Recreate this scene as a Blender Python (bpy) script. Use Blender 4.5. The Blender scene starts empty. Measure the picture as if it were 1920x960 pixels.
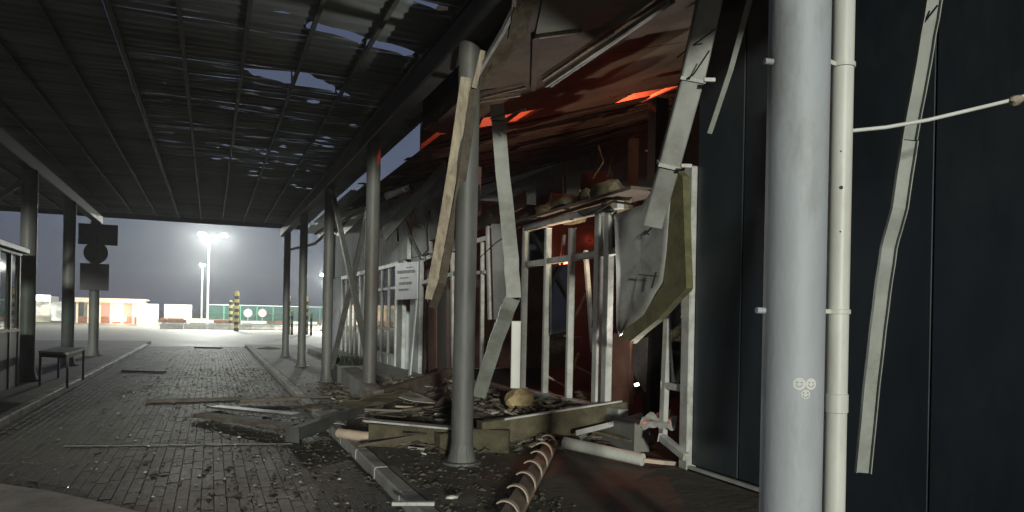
import bpy, bmesh, math, random
from mathutils import Vector, Matrix, noise
random.seed(11)
S = bpy.context.scene
COL = S.collection
R = math.radians

# ------------------------------------------------------------------ camera
EYE = Vector((0, 0, 1.6)); YAW = R(22.7); ROLL = R(1.15); FPX = 1350.0; PPX, PPY = 960.0, 596.0
FWD = Vector((math.sin(YAW), math.cos(YAW), 0)); RT0 = Vector((math.cos(YAW), -math.sin(YAW), 0)); UP0 = Vector((0, 0, 1))
RT = RT0*math.cos(ROLL) + UP0*math.sin(ROLL); UPV = -RT0*math.sin(ROLL) + UP0*math.cos(ROLL)
cam = bpy.data.cameras.new('camera'); camo = bpy.data.objects.new('camera', cam); COL.objects.link(camo)
cam.sensor_width = 36; cam.lens = 36*FPX/1920; cam.shift_y = (PPY-480)/1920; cam.clip_start = .05; cam.clip_end = 3000
m = Matrix((RT, UPV, -FWD)).transposed().to_4x4(); m.translation = EYE; camo.matrix_world = m
S.camera = camo

# ------------------------------------------------------------------ world, sun, exposure
SUN_EL, SUN_ROT = R(5.5), R(194)
W = bpy.data.worlds.new('World'); S.world = W; W.use_nodes = True
nt = W.node_tree; bg = nt.nodes['Background']
sky = nt.nodes.new('ShaderNodeTexSky'); sky.sky_type = 'NISHITA'; sky.sun_disc = False
sky.sun_elevation = SUN_EL; sky.sun_rotation = SUN_ROT; sky.dust_density = 2.0; sky.ozone_density = 3.0
mix = nt.nodes.new('ShaderNodeMix'); mix.data_type = 'RGBA'; mix.inputs['Factor'].default_value = .72
cl = nt.nodes.new('ShaderNodeTexNoise'); cl.inputs['Scale'].default_value = 2.2; cl.inputs['Detail'].default_value = 4
rp = nt.nodes.new('ShaderNodeValToRGB'); rp.color_ramp.elements[0].position = .3; rp.color_ramp.elements[1].position = .75
rp.color_ramp.elements[0].color = (1.2, 1.25, 2.15, 1); rp.color_ramp.elements[1].color = (1.65, 1.75, 2.95, 1)
nt.links.new(cl.outputs['Fac'], rp.inputs[0]); nt.links.new(sky.outputs[0], mix.inputs[6]); nt.links.new(rp.outputs[0], mix.inputs[7])
nt.links.new(mix.outputs[2], bg.inputs[0]); bg.inputs[1].default_value = .03
sd = bpy.data.lights.new('sun', 'SUN'); sd.energy = 1.2; sd.angle = R(3); sd.color = (.97, 1, .88)
so = bpy.data.objects.new('sun', sd); COL.objects.link(so)
sv = Vector((math.sin(SUN_ROT)*math.cos(SUN_EL), math.cos(SUN_ROT)*math.cos(SUN_EL), math.sin(SUN_EL)))
so.rotation_euler = sv.to_track_quat('Z', 'Y').to_euler()
V = S.view_settings; V.view_transform = 'Standard'; V.look = 'None'; V.exposure = 0.95; V.gamma = 1.0
try: V.use_curve_mapping = False
except Exception: pass
C = S.cycles; C.use_denoising = True; C.max_bounces = 6; C.diffuse_bounces = 3; C.glossy_bounces = 3; C.transparent_max_bounces = 12; C.volume_bounces = 0
C.sample_clamp_indirect = 4; C.caustics_reflective = False; C.caustics_refractive = False

# ------------------------------------------------------------------ helpers
def P(x, y, X=None, Y=None, Z=None, d=None):
    """world point seen at photo pixel (x, y) at a known X, Y, Z or depth"""
    D = FWD + RT*((x-PPX)/FPX) + UPV*((PPY-y)/FPX)
    if X is not None: t = (X-EYE.x)/D.x
    elif Y is not None: t = (Y-EYE.y)/D.y
    elif Z is not None: t = (Z-EYE.z)/D.z
    else: t = d
    return EYE + D*t
def PR(x, y, off=0):            # on the sloped ceiling of the terminal: z = 3.41 + .3 X
    D = FWD + RT*((x-PPX)/FPX) + UPV*((PPY-y)/FPX)
    t = (3.41+off-EYE.z)/(D.z-.3*D.x)
    return EYE + D*t

WL = {}
def tag(o, label=None, cat=None, group=None, kind=None):
    if label: o['label'] = label
    if cat: o['category'] = cat
    if group: o['group'] = group
    if kind: o['kind'] = kind
    return o
def thing(name, loc, label, cat, group=None, kind=None):
    o = bpy.data.objects.new(name, None); o.empty_display_size = .2; COL.objects.link(o)
    o.location = loc; WL[o.name] = Vector(loc)
    return tag(o, label, cat, group, kind)
def put(name, vf, mat, parent=None, label=None, cat=None, group=None, kind=None, smooth=False, bev=0):
    verts, faces = vf[0], vf[1]
    vs = [Vector(v) for v in verts]
    lo = Vector([min(v[i] for v in vs) for i in range(3)]); hi = Vector([max(v[i] for v in vs) for i in range(3)])
    org = Vector(((lo.x+hi.x)/2, (lo.y+hi.y)/2, lo.z))
    me = bpy.data.meshes.new(name); me.from_pydata([tuple(v-org) for v in vs], [], faces)
    if bev:
        bm = bmesh.new(); bm.from_mesh(me)
        bmesh.ops.bevel(bm, geom=bm.edges[:], offset=bev, segments=1, affect='EDGES', profile=.5)
        bm.to_mesh(me); bm.free()
    bm = bmesh.new(); bm.from_mesh(me); bmesh.ops.recalc_face_normals(bm, faces=bm.faces[:]); bm.to_mesh(me); bm.free()
    if smooth:
        for p in me.polygons: p.use_smooth = True
        try: me.set_sharp_from_angle(angle=R(40))
        except Exception: pass
    for mm in (mat if isinstance(mat, (list, tuple)) else [mat]): me.materials.append(mm)
    if len(vf) > 2:
        for p, k in zip(me.polygons, vf[2]): p.material_index = k
    o = bpy.data.objects.new(name, me); COL.objects.link(o)
    WL[o.name] = org
    if parent is not None:
        o.parent = parent; o.location = org - WL[parent.name]
    else: o.location = org
    return tag(o, label, cat, group, kind)
def clone(src, loc, parent=None, rot=None, name=None):
    o = src.copy(); COL.objects.link(o)
    WL[o.name] = Vector(loc)
    if parent is not None: o.parent = parent; o.location = Vector(loc) - WL[parent.name]
    else: o.location = loc
    if rot is not None: o.rotation_euler = rot
    return o
def box(a, b):
    x0, y0, z0 = a; x1, y1, z1 = b
    return ([(x0,y0,z0),(x1,y0,z0),(x1,y1,z0),(x0,y1,z0),(x0,y0,z1),(x1,y0,z1),(x1,y1,z1),(x0,y1,z1)],
            [(0,3,2,1),(4,5,6,7),(0,1,5,4),(1,2,6,5),(2,3,7,6),(3,0,4,7)])
def join(*parts):
    V_, F_, M_ = [], [], []
    for p in parts:
        n = len(V_); V_ += list(p[0]); F_ += [tuple(i+n for i in f) for f in p[1]]
        M_ += list(p[2]) if len(p) > 2 else [0]*len(p[1])
    return V_, F_, M_
def sweep(pts, prof, side, caps=True):
    """closed 2-D profile (a along side, b along the third axis) swept along a polyline"""
    pts = [Vector(p) for p in pts]; side = Vector(side); V_, F_ = [], []; n = len(prof)
    for i, p in enumerate(pts):
        t = (pts[min(i+1, len(pts)-1)] - pts[max(i-1, 0)]).normalized()
        s = (side - t*side.dot(t)).normalized(); b = t.cross(s)
        V_ += [p + s*a + b*c for a, c in prof]
    for i in range(len(pts)-1):
        for k in range(n):
            F_.append((i*n+k, i*n+(k+1) % n, (i+1)*n+(k+1) % n, (i+1)*n+k))
    if caps: F_ += [tuple(range(n)), tuple(range((len(pts)-1)*n, len(pts)*n))]
    return V_, F_
def rect(w, h): return [(-w/2,-h/2),(w/2,-h/2),(w/2,h/2),(-w/2,h/2)]
def channel(w, h, t): return [(-w/2,0),(w/2,0),(w/2,h),(w/2-t,h),(w/2-t,t),(-w/2+t,t),(-w/2+t,h),(-w/2,h)]
def bar(a, b, w, h, side=None):
    a, b = Vector(a), Vector(b); t = (b-a).normalized()
    if side is None: side = Vector((0,0,1)).cross(t) if abs(t.z) < .95 else Vector((1,0,0))
    return sweep([a, b], rect(w, h), side)
def tube(pts, r, n=10, caps=True):
    pts = [Vector(p) for p in pts]; t = (pts[-1]-pts[0]).normalized()
    side = Vector((0,0,1)).cross(t) if abs(t.z) < .95 else Vector((1,0,0))
    return sweep(pts, [(r*math.cos(2*math.pi*k/n), r*math.sin(2*math.pi*k/n)) for k in range(n)], side, caps)
def lathe(c, prof, n=20):
    V_, F_ = [], []; m_ = len(prof)
    for r, z in prof: V_ += [(c[0]+r*math.cos(2*math.pi*k/n), c[1]+r*math.sin(2*math.pi*k/n), c[2]+z) for k in range(n)]
    for i in range(m_-1):
        for k in range(n): F_.append((i*n+k, i*n+(k+1) % n, (i+1)*n+(k+1) % n, (i+1)*n+k))
    F_ += [tuple(range(n)), tuple(range((m_-1)*n, m_*n))]
    return V_, F_
def slab(pts, th):
    pts = [Vector(p) for p in pts]; th = Vector(th); n = len(pts)
    return (pts + [p+th for p in pts], [tuple(range(n)), tuple(range(n, 2*n))] + [(i, (i+1) % n, n+(i+1) % n, n+i) for i in range(n)])
def disc(c, r, n_axis, th, seg=24):
    n_axis = Vector(n_axis).normalized(); s = Vector((0,0,1)).cross(n_axis)
    s = s.normalized() if s.length > .1 else Vector((1,0,0)); b = n_axis.cross(s); c = Vector(c)
    return slab([c + s*r*math.cos(2*math.pi*k/seg) + b*r*math.sin(2*math.pi*k/seg) for k in range(seg)], n_axis*th)
def chunk(c, sx, sy, sz, seed, sub=1):
    bm = bmesh.new(); bmesh.ops.create_icosphere(bm, subdivisions=sub, radius=1)
    out = []
    for v in bm.verts:
        k = 1 + .45*noise.noise(v.co*1.3 + Vector((seed*3.1, seed*1.7, seed)))
        out.append((c[0]+v.co.x*sx*k, c[1]+v.co.y*sy*k, c[2]+v.co.z*sz*k))
    F_ = [tuple(v.index for v in f.verts) for f in bm.faces]; bm.free()
    return out, F_
def crumple(corners, nu, nv, amp, seed, th=.006, scale=1.5):
    """a bent sheet: bilinear quad, displaced along its normal by noise, with thickness"""
    a, b, c, d = [Vector(p) for p in corners]; nrm = (b-a).cross(d-a).normalized(); V_, F_ = [], []
    for sgn in (0, 1):
        for i in range(nu+1):
            for j in range(nv+1):
                u, v = i/nu, j/nv
                p = a*(1-u)*(1-v) + b*u*(1-v) + c*u*v + d*(1-u)*v
                k = noise.noise(p*scale + Vector((seed, 0, seed))) + .4*noise.noise(p*scale*3 + Vector((0, seed, 0)))
                V_.append(p + nrm*(amp*k + sgn*th))
    m_ = (nu+1)*(nv+1); ix = lambda s, i, j: s*m_ + i*(nv+1) + j
    for i in range(nu):
        for j in range(nv):
            F_.append((ix(0,i,j), ix(0,i+1,j), ix(0,i+1,j+1), ix(0,i,j+1))); F_.append((ix(1,i,j), ix(1,i,j+1), ix(1,i+1,j+1), ix(1,i+1,j)))
    for i in range(nu):
        for j in (0, nv): F_.append((ix(0,i,j), ix(0,i+1,j), ix(1,i+1,j), ix(1,i,j)))
    for j in range(nv):
        for i in (0, nu): F_.append((ix(0,i,j), ix(0,i,j+1), ix(1,i,j+1), ix(1,i,j)))
    return V_, F_

def wob(pts, n=5, amp=.012, seed=0):
    pts = [Vector(p) for p in pts]; out = []; rnd = random.Random(seed)
    for a, b in zip(pts[:-1], pts[1:]):
        for k in range(n): out.append(a.lerp(b, k/n) + Vector((rnd.uniform(-amp,amp), rnd.uniform(-amp,amp), 0)))
    return out + [pts[-1]]

# ------------------------------------------------------------------ materials
def mat(name, col, rough=.7, metal=0.0, var=.25, scale=3.0, bump=.15, bscale=None, dirt=None, dirt_amt=.0, stretch=None, spec=.5):
    M = bpy.data.materials.new(name); M.use_nodes = True; t = M.node_tree; N, L = t.nodes, t.links
    b = N['Principled BSDF']; b.inputs['Metallic'].default_value = metal; b.inputs['Specular IOR Level'].default_value = spec
    g = N.new('ShaderNodeNewGeometry'); mp = N.new('ShaderNodeMapping'); L.new(g.outputs['Position'], mp.inputs[0])
    if stretch: mp.inputs['Scale'].default_value = stretch
    n1 = N.new('ShaderNodeTexNoise'); n1.inputs['Scale'].default_value = scale; n1.inputs['Detail'].default_value = 6; n1.inputs['Roughness'].default_value = .62
    L.new(mp.outputs[0], n1.inputs['Vector'])
    oi = N.new('ShaderNodeObjectInfo')
    r1 = N.new('ShaderNodeMapRange'); r1.inputs[1].default_value = .3; r1.inputs[2].default_value = .7
    r1.inputs[3].default_value = 1-var; r1.inputs[4].default_value = 1+var; L.new(n1.outputs['Fac'], r1.inputs[0])
    r0 = N.new('ShaderNodeMapRange'); r0.inputs[3].default_value = 1-var*.4; r0.inputs[4].default_value = 1+var*.4; L.new(oi.outputs['Random'], r0.inputs[0])
    mu0 = N.new('ShaderNodeMath'); mu0.operation = 'MULTIPLY'; L.new(r1.outputs[0], mu0.inputs[0]); L.new(r0.outputs[0], mu0.inputs[1])
    vm = N.new('ShaderNodeVectorMath'); vm.operation = 'SCALE'; vm.inputs[0].default_value = col; L.new(mu0.outputs[0], vm.inputs['Scale'])
    out = vm.outputs[0]
    if dirt:
        n2 = N.new('ShaderNodeTexNoise'); n2.inputs['Scale'].default_value = scale*.6; n2.inputs['Detail'].default_value = 8; n2.inputs['Roughness'].default_value = .7
        L.new(mp.outputs[0], n2.inputs['Vector'])
        r2 = N.new('ShaderNodeMapRange'); r2.inputs[1].default_value = .5; r2.inputs[2].default_value = .68; r2.inputs[4].default_value = dirt_amt; L.new(n2.outputs['Fac'], r2.inputs[0])
        mx = N.new('ShaderNodeMix'); mx.data_type = 'RGBA'; L.new(r2.outputs[0], mx.inputs['Factor']); L.new(out, mx.inputs[6]); mx.inputs[7].default_value = (*dirt, 1)
        out = mx.outputs[2]
    L.new(out, b.inputs['Base Color'])
    r3 = N.new('ShaderNodeMapRange'); r3.inputs[3].default_value = max(.05, rough-.13); r3.inputs[4].default_value = min(1, rough+.13); L.new(n1.outputs['Fac'], r3.inputs[0]); L.new(r3.outputs[0], b.inputs['Roughness'])
    if bump:
        n3 = N.new('ShaderNodeTexNoise'); n3.inputs['Scale'].default_value = bscale or scale*8; n3.inputs['Detail'].default_value = 5; L.new(mp.outputs[0], n3.inputs['Vector'])
        bp = N.new('ShaderNodeBump'); bp.inputs['Strength'].default_value = bump; bp.inputs['Distance'].default_value = .02; L.new(n3.outputs['Fac'], bp.inputs['Height']); L.new(bp.outputs[0], b.inputs['Normal'])
    return M
def emit(name, col, s):
    M = bpy.data.materials.new(name); M.use_nodes = True; b = M.node_tree.nodes['Principled BSDF']
    b.inputs['Base Color'].default_value = (.05,.05,.05,1); b.inputs['Emission Color'].default_value = (*col, 1); b.inputs['Emission Strength'].default_value = s
    return M
def glassmat(name, tint=(.75,.8,.78), gl=.04):
    M = bpy.data.materials.new(name); M.use_nodes = True; t = M.node_tree; N, L = t.nodes, t.links; N.remove(N['Principled BSDF'])
    tr = N.new('ShaderNodeBsdfTransparent'); tr.inputs[0].default_value = (*tint, 1)
    g = N.new('ShaderNodeBsdfGlossy'); g.inputs['Roughness'].default_value = .03
    fr = N.new('ShaderNodeFresnel'); fr.inputs[0].default_value = 1.5
    ns = N.new('ShaderNodeTexNoise'); ns.inputs['Scale'].default_value = 5; rr = N.new('ShaderNodeMapRange'); rr.inputs[3].default_value = .0; rr.inputs[4].default_value = gl*3
    L.new(ns.outputs['Fac'], rr.inputs[0]); ad = N.new('ShaderNodeMath'); ad.use_clamp = True; L.new(fr.outputs[0], ad.inputs[0]); L.new(rr.outputs[0], ad.inputs[1])
    mx = N.new('ShaderNodeMixShader'); L.new(ad.outputs[0], mx.inputs[0]); L.new(tr.outputs[0], mx.inputs[1]); L.new(g.outputs[0], mx.inputs[2])
    L.new(mx.outputs[0], N['Material Output'].inputs[0]); return M

M_post = mat('post_steel', (.12,.122,.115), .55, 0, .3, 4, .1, dirt=(.07,.05,.035), dirt_amt=.6, stretch=(1,1,.3))
M_postn = mat('post_pale_paint', (.43,.455,.48), .55, 0, .1, 5, .1, dirt=(.25,.24,.235), dirt_amt=.7, stretch=(1,1,.35))
M_steel = mat('dark_steel', (.07,.07,.068), .6, 0, .3, 3, .1, dirt=(.06,.04,.03), dirt_amt=.5)
M_roof = mat('roof_sheet_metal', (.31,.35,.34), .6, .05, .35, 1.5, .05, dirt=(.075,.06,.05), dirt_amt=.6, stretch=(.35,2,1))
M_navy = mat('navy_wall_panel', (.028,.037,.047), .4, 0, .3, 1.2, .25, 4, dirt=(.06,.066,.067), dirt_amt=.8, stretch=(1,1,.5))
M_alu = mat('pale_frame', (.5,.5,.47), .5, 0, .22, 5, .06, dirt=(.16,.14,.11), dirt_amt=.6)
M_pipe = mat('white_plastic_pipe', (.66,.66,.6), .42, 0, .10, 5, .03, dirt=(.4,.38,.32), dirt_amt=.5, stretch=(1,1,.25))
M_wood = mat('weathered_tan_wood', (.38,.32,.24), .8, 0, .35, 6, .3, 40, dirt=(.12,.09,.06), dirt_amt=.6, stretch=(3,3,.35))
M_wood2 = mat('dark_broken_wood', (.10,.08,.06), .85, 0, .45, 6, .4, 40, dirt=(.04,.03,.025), dirt_amt=.7)
M_brown = mat('brown_board', (.12,.092,.07), .75, 0, .35, 1.8, .15, dirt=(.06,.04,.03), dirt_amt=.7)
M_redw = mat('red_brown_panel', (.24,.11,.075), .7, 0, .35, 3, .15, dirt=(.1,.05,.035), dirt_amt=.7)
M_soff = mat('grey_soffit_panel', (.19,.2,.165), .7, 0, .2, 1.5, .05, dirt=(.1,.08,.06), dirt_amt=.5)
M_core = mat('yellow_olive_core', (.12,.112,.052), .95, 0, .35, 8, .6, 60)
M_olive = mat('olive_fibre_core', (.105,.09,.055), .95, 0, .4, 8, .6, 60)
M_sheet = mat('pale_sheet_metal', (.33,.33,.31), .5, .1, .25, 2.5, .08, dirt=(.14,.12,.1), dirt_amt=.6)
M_strip = mat('grey_strip_metal', (.28,.29,.265), .5, .1, .22, 3, .06, dirt=(.15,.14,.11), dirt_amt=.6)
M_wall = mat('pale_wall', (.62,.65,.65), .8, 0, .25, 1.6, .1, dirt=(.16,.15,.13), dirt_amt=.7)
M_conc = mat('concrete', (.24,.235,.215), .85, 0, .3, 1.2, .25, 25, dirt=(.11,.1,.085), dirt_amt=.6)
M_kerb = mat('kerb_concrete', (.36,.35,.32), .8, 0, .3, 2, .25, 25, dirt=(.12,.11,.09), dirt_amt=.6)
M_kerbw = mat('pale_kerb', (.66,.65,.6), .7, 0, .2, 3, .2, 25, dirt=(.2,.19,.16), dirt_amt=.7)  # paler kerb tone, left side only
M_paver = mat('paver', (.11,.103,.083), .7, 0, .42, 1.1, .3, 50, dirt=(.058,.05,.04), dirt_amt=.85)
M_joint = mat('joint_sand', (.078,.073,.06), .9, 0, .3, 4, .3)
M_island = mat('island_paving', (.125,.115,.092), .75, 0, .4, 1.3, .4, 14, dirt=(.06,.055,.045), dirt_amt=.8)
M_yard = mat('yard_concrete', (.25,.24,.205), .7, 0, .25, .5, .15, 12, dirt=(.19,.18,.16), dirt_amt=.5)
M_rub = mat('rubble', (.15,.135,.105), .9, 0, .5, 5, .3)
M_shard = mat('glass_shard', (.55,.6,.58), .15, 0, .3, 9, 0, spec=1)
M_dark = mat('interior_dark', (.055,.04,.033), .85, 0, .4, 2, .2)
M_insul = mat('torn_insulation', (.14,.115,.07), .95, 0, .5, 7, .6, 30)
M_cable = mat('black_cable', (.02,.02,.02), .6, 0, .1, 4, 0)
M_wcable = mat('white_cable', (.7,.7,.66), .5, 0, .08, 4, 0)
M_signw = mat('notice_white', (.62,.65,.72), .5, 0, .08, 4, 0)
M_ink = mat('ink_grey', (.12,.13,.17), .6, 0, .1, 4, 0)
M_plate = mat('sign_plate_silhouette', (.085,.088,.092), .6, .1, .25, 3, .05, dirt=(.05,.045,.04), dirt_amt=.6)  # grey sign backs darkened in colour to stand as silhouettes
M_signb = mat('sign_back_grey', (.2,.205,.205), .55, .2, .2, 3, .03)
M_yellow = mat('yellow_paint', (.62,.5,.14), .6, 0, .15, 3, .05)
M_black = mat('black_paint', (.025,.025,.025), .6, 0, .15, 3, .05)
M_green = mat('green_fence', (.05,.19,.12), .6, 0, .15, 3, 0)
M_whitep = mat('white_paint', (.68,.68,.64), .6, 0, .12, 2, .03)
M_redp = mat('red_paint', (.4,.07,.04), .6, 0, .15, 2, .03)
M_cream = mat('cream_render', (.55,.5,.38), .8, 0, .12, 2, .05)
M_stone = mat('ochre_stone', (.33,.25,.13), .9, 0, .35, 6, .5, 25)
M_hook = mat('tan_hook', (.5,.4,.31), .6, 0, .15, 5, .05)
M_rail = mat('rusty_rail', (.3,.23,.18), .7, 0, .3, 5, .15)
M_film = mat('plastic_film', (.5,.5,.48), .3, 0, .2, 5, .1)
M_pole = mat('galvanised_pole', (.45,.46,.45), .45, .3, .12, 3, .03)
M_tree = mat('far_foliage', (.04,.05,.03), .9, 0, .4, .4, 0)
M_rust = mat('reddish_rust', (.18,.08,.05), .8, 0, .4, 4, .2)
M_glass = glassmat('window_glass')
E_cold = emit('lamp_cold', (.85,1,.97), 60)
E_warm = emit('lit_window_warm', (1,.72,.4), .9)
E_hot = emit('lit_sign_white', (1,.93,.75), 6)
E_red = emit('lit_window_red', (1,.35,.2), .45)
E_redl = emit('lamp_red', (1,.1,.04), 9)
E_lamp = emit('lamp_white', (1,.95,.85), 12)
E_wht = emit('lit_panel_white', (.95,1,.95), 4)
E_dim = emit('added_glow_green', (.75,.85,.55), .45)

def plight(name, loc, w, col, parent, r=.15):
    l = bpy.data.lights.new(name, 'POINT'); l.energy = w; l.color = col; l.shadow_soft_size = r
    o = bpy.data.objects.new(name, l); COL.objects.link(o)
    o.parent = parent; o.location = Vector(loc) - WL[parent.name]
    return o

# ================================================================== THE SETTING
IS = .1                                                    # height of the traffic islands above the lane
put('ground', ([(-900,-300,-.06),(900,-300,-.06),(900,1600,-.06),(-900,1600,-.06)], [(0,1,2,3)]), M_yard, kind='structure')
lane = put('lane', ([(-2.55,-8,-.007),(1.5,-8,-.007),(1.5,36,-.007),(-2.55,36,-.007)], [(0,1,2,3)]), M_joint, kind='structure')
# pavers, long side along the lane, running bond
PW, PL = .1, .2
def paver_mesh(x, y, dz, tilt):
    w, l, c = PW/2-.002, PL/2-.002, .0035
    z0, z1 = -.045, dz
    V_ = [(x-w,y-l,z0),(x+w,y-l,z0),(x+w,y+l,z0),(x-w,y+l,z0),(x-w,y-l,z1-c),(x+w,y-l,z1-c),(x+w,y+l,z1-c),(x-w,y+l,z1-c),
          (x-w+c,y-l+c,z1-tilt),(x+w-c,y-l+c,z1+tilt),(x+w-c,y+l-c,z1+tilt),(x-w+c,y+l-c,z1-tilt)]
    F_ = [(0,1,5,4),(1,2,6,5),(2,3,7,6),(3,0,4,7),(4,5,9,8),(5,6,10,9),(6,7,11,10),(7,4,8,11),(8,9,10,11)]
    return V_, F_
pav = []
for i in range(41):
    x = -2.55 + PW/2 + .003 + i*PW
    if x > 1.44: continue
    for j in range(-40, 176):
        pav.append((x, (j + .5*(i % 2))*PL + .1))
def visible(x, y):
    v = Vector((x,y,0)) - EYE; d = v.dot(FWD)
    return d > .5 and abs(v.dot(RT)/d*FPX) < 950 and (PPY - v.dot(UPV)/d*FPX) < 955
vis = sorted([p for p in pav if visible(*p)], key=lambda p: (Vector((p[0],p[1],0))-EYE).length)
near = set(vis[:300]); rest = [p for p in pav if p not in near]
vv, ff = paver_mesh(0, 0, 0, .001)
src = None
for (x, y) in vis[:300]:
    if src is None:
        src = put('paver', ([(a+x, b+y, c) for a, b, c in vv], ff), M_paver, lane); o = src
    else:
        o = clone(src, (x, y, -.045), lane)
    o.location.z += random.uniform(-.003, .003); o.rotation_euler = (random.uniform(-.01,.01), random.uniform(-.015,.015), random.uniform(-.012,.012))
put('paver_field', join(*[paver_mesh(x, y, random.uniform(-.003,.003), random.uniform(-.0012,.0012)) for x, y in rest]), M_paver, lane, kind='stuff')
# islands and kerbs
isl = put('pavement', box((1.66,-8,-.06), (4.44,36,IS)), M_island, kind='structure')
isl2 = put('pavement', box((-14,-8,-.06), (-2.71,40,IS)), M_island, kind='structure')
def kerbs(x0, x1, par, mk):
    src = None
    for k in range(44):
        y = -8 + k
        vf = box((x0, y+.006, -.055), (x1, y+.994, IS+.012))
        if src is None: src = put('kerb_stone', vf, mk, par, bev=.018)
        else:
            o = clone(src, ((x0+x1)/2, y+.5, -.055), par); o.rotation_euler = (0, random.uniform(-.012,.012), random.uniform(-.006,.006)); o.location.z += random.uniform(-.008,.004)
kerbs(1.505, 1.655, isl, M_kerb); kerbs(-2.705, -2.555, isl2, M_kerbw)
# lit ground in the near left corner, its light shaped as a paler slab
pool_pts = [P(-120,905,Z=.0), P(0,912,Z=0), P(90,925,Z=0), P(170,943,Z=0), P(260,965,Z=0), P(400,1010,Z=0), P(300,1300,Z=0), P(-500,1300,Z=0)]
put('light_pool_slab', slab([(p.x,p.y,.006) for p in pool_pts], (0,0,.02)), M_kerb, kind='structure')

# ================================================================== CANOPY
ZC = 4.95
can = thing('canopy', (0, 14, 0), 'long dark corrugated metal canopy on round posts, torn through in places', 'canopy')
RY = [2.48, 7.0, 11.7, 16.4, 21.2, 26.0]
for k, y in enumerate(RY):
    if k == 0: continue
    c = (2.4, y, IS)
    o = put('post', lathe(c, [(.112,0),(.112,4.3)], 24), M_post, can, smooth=True)
    put('base_plate', lathe(c, [(.2,0),(.2,.025),(.15,.03),(.125,.12),(.114,.2)], 20), M_post, o)
pn = put('post', lathe((2.4, RY[0], IS), [(.131,0),(.131,4.3)], 40), M_postn, can, smooth=True, label='near pale blue-grey painted steel post')
put('base_plate', lathe((2.4, RY[0], IS), [(.28,0),(.28,.03),(.22,.035)], 24), M_postn, pn)
LY = [8.2, 12.9, 17.6, 22.2, 26.8]
for y in LY:
    if y < 13: continue
    c = (-3.5, y, IS)
    o = put('post', lathe(c, [(.15,0),(.15,4.35)], 20), M_post, can, smooth=True)
    put('base_plate', lathe(c, [(.27,0),(.27,.03),(.2,.04),(.17,.16),(.152,.26)], 20), M_post, o)
def ibeam(x, y0, y1, z0, w, h):
    p = [(-w/2,0),(w/2,0),(w/2,.025),(.015,.025),(.015,h-.025),(w/2,h-.025),(w/2,h),(-w/2,h),(-w/2,h-.025),(-.015,h-.025),(-.015,.025),(-w/2,.025)]
    return sweep([(x,y0,z0),(x,y1,z0)], [(-a, b) for a, b in p], (1,0,0))
def boxbeam(x, y0, y1, z0, w, h): return box((x-w/2, y0, z0), (x+w/2, y1, z0+h))
put('eave_beam', boxbeam(2.4, 1.6, 27.6, 4.4, .22, .3), M_steel, can, bev=.02)
put('eave_beam', boxbeam(-3.5, 1.6, 27.6, 4.45, .22, .28), M_steel, can, bev=.02)
put('eave_beam', boxbeam(-9.0, 1.6, 27.6, 4.45, .22, .28), M_steel, can, bev=.02)
x = 3.145
while x > -9.6:
    put('purlin', box((x-.025, 1.4, 4.885), (x+.025, 28.1 if x < 2.8 else 12.3, 4.925)), M_post, can); x -= .705
# sheets, ribs running across the lane, with torn openings
holes = [[(580,38),(572,52),(676,82),(683,71)], [(690,73),(685,88),(772,107),(778,98)], [(786,103),(784,110),(822,120),(826,115)],
         [(452,126),(545,138),(545,158),(486,146)], [(548,138),(575,139),(628,166),(628,174),(552,160)], [(632,171),(630,175),(655,183),(657,180)],
         [(762,-6),(756,-3),(838,21),(842,15)], [(855,19),(853,24),(880,32),(884,28)], [(512,17),(510,20),(545,27),(548,24)]]
HP = [[(P(a,b,Z=ZC).x, P(a,b,Z=ZC).y) for a, b in h] for h in holes]
for k in range(48):                                        # thin tears between buckled ribs
    a = random.gauss(545, 75); b = 190 + (a-330)*.25 + random.gauss(55, 55)
    if not (235 < a < 690 and 165 < b < 372): continue
    p = P(a, b, Z=ZC); l = random.uniform(.1,.34); w = random.choice([.03,.045,.06])
    y0 = math.floor(p.y/.05)*.05
    HP.append([(p.x-l/2,y0-.001),(p.x+l/2,y0-.001),(p.x+l/2-.1*l,y0+w),(p.x-l/2+.1*l,y0+w)])
def cut(poly, y):
    xs = []
    for i in range(len(poly)):
        (x0,y0), (x1,y1) = poly[i], poly[(i+1) % len(poly)]
        if (y0 <= y < y1) or (y1 <= y < y0): xs.append(x0 + (x1-x0)*(y-y0)/(y1-y0))
    return (min(xs), max(xs)) if len(xs) > 1 else None
def dent(x, y):
    q = Vector((x*.9, y*1.6, 3.0)); g = math.exp(-((x+.2)/2.2)**2 - ((y-13)/4.5)**2)
    return .05*g*noise.noise(q) + .028*g*noise.noise(q*3.1) + .02*noise.noise(Vector((x*.25, y*.4, 8)))
PROF = [0, .014, .014, 0]
def zsheet(x, i): return ZC + PROF[i % 4] + dent(x, i*.05)
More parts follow.
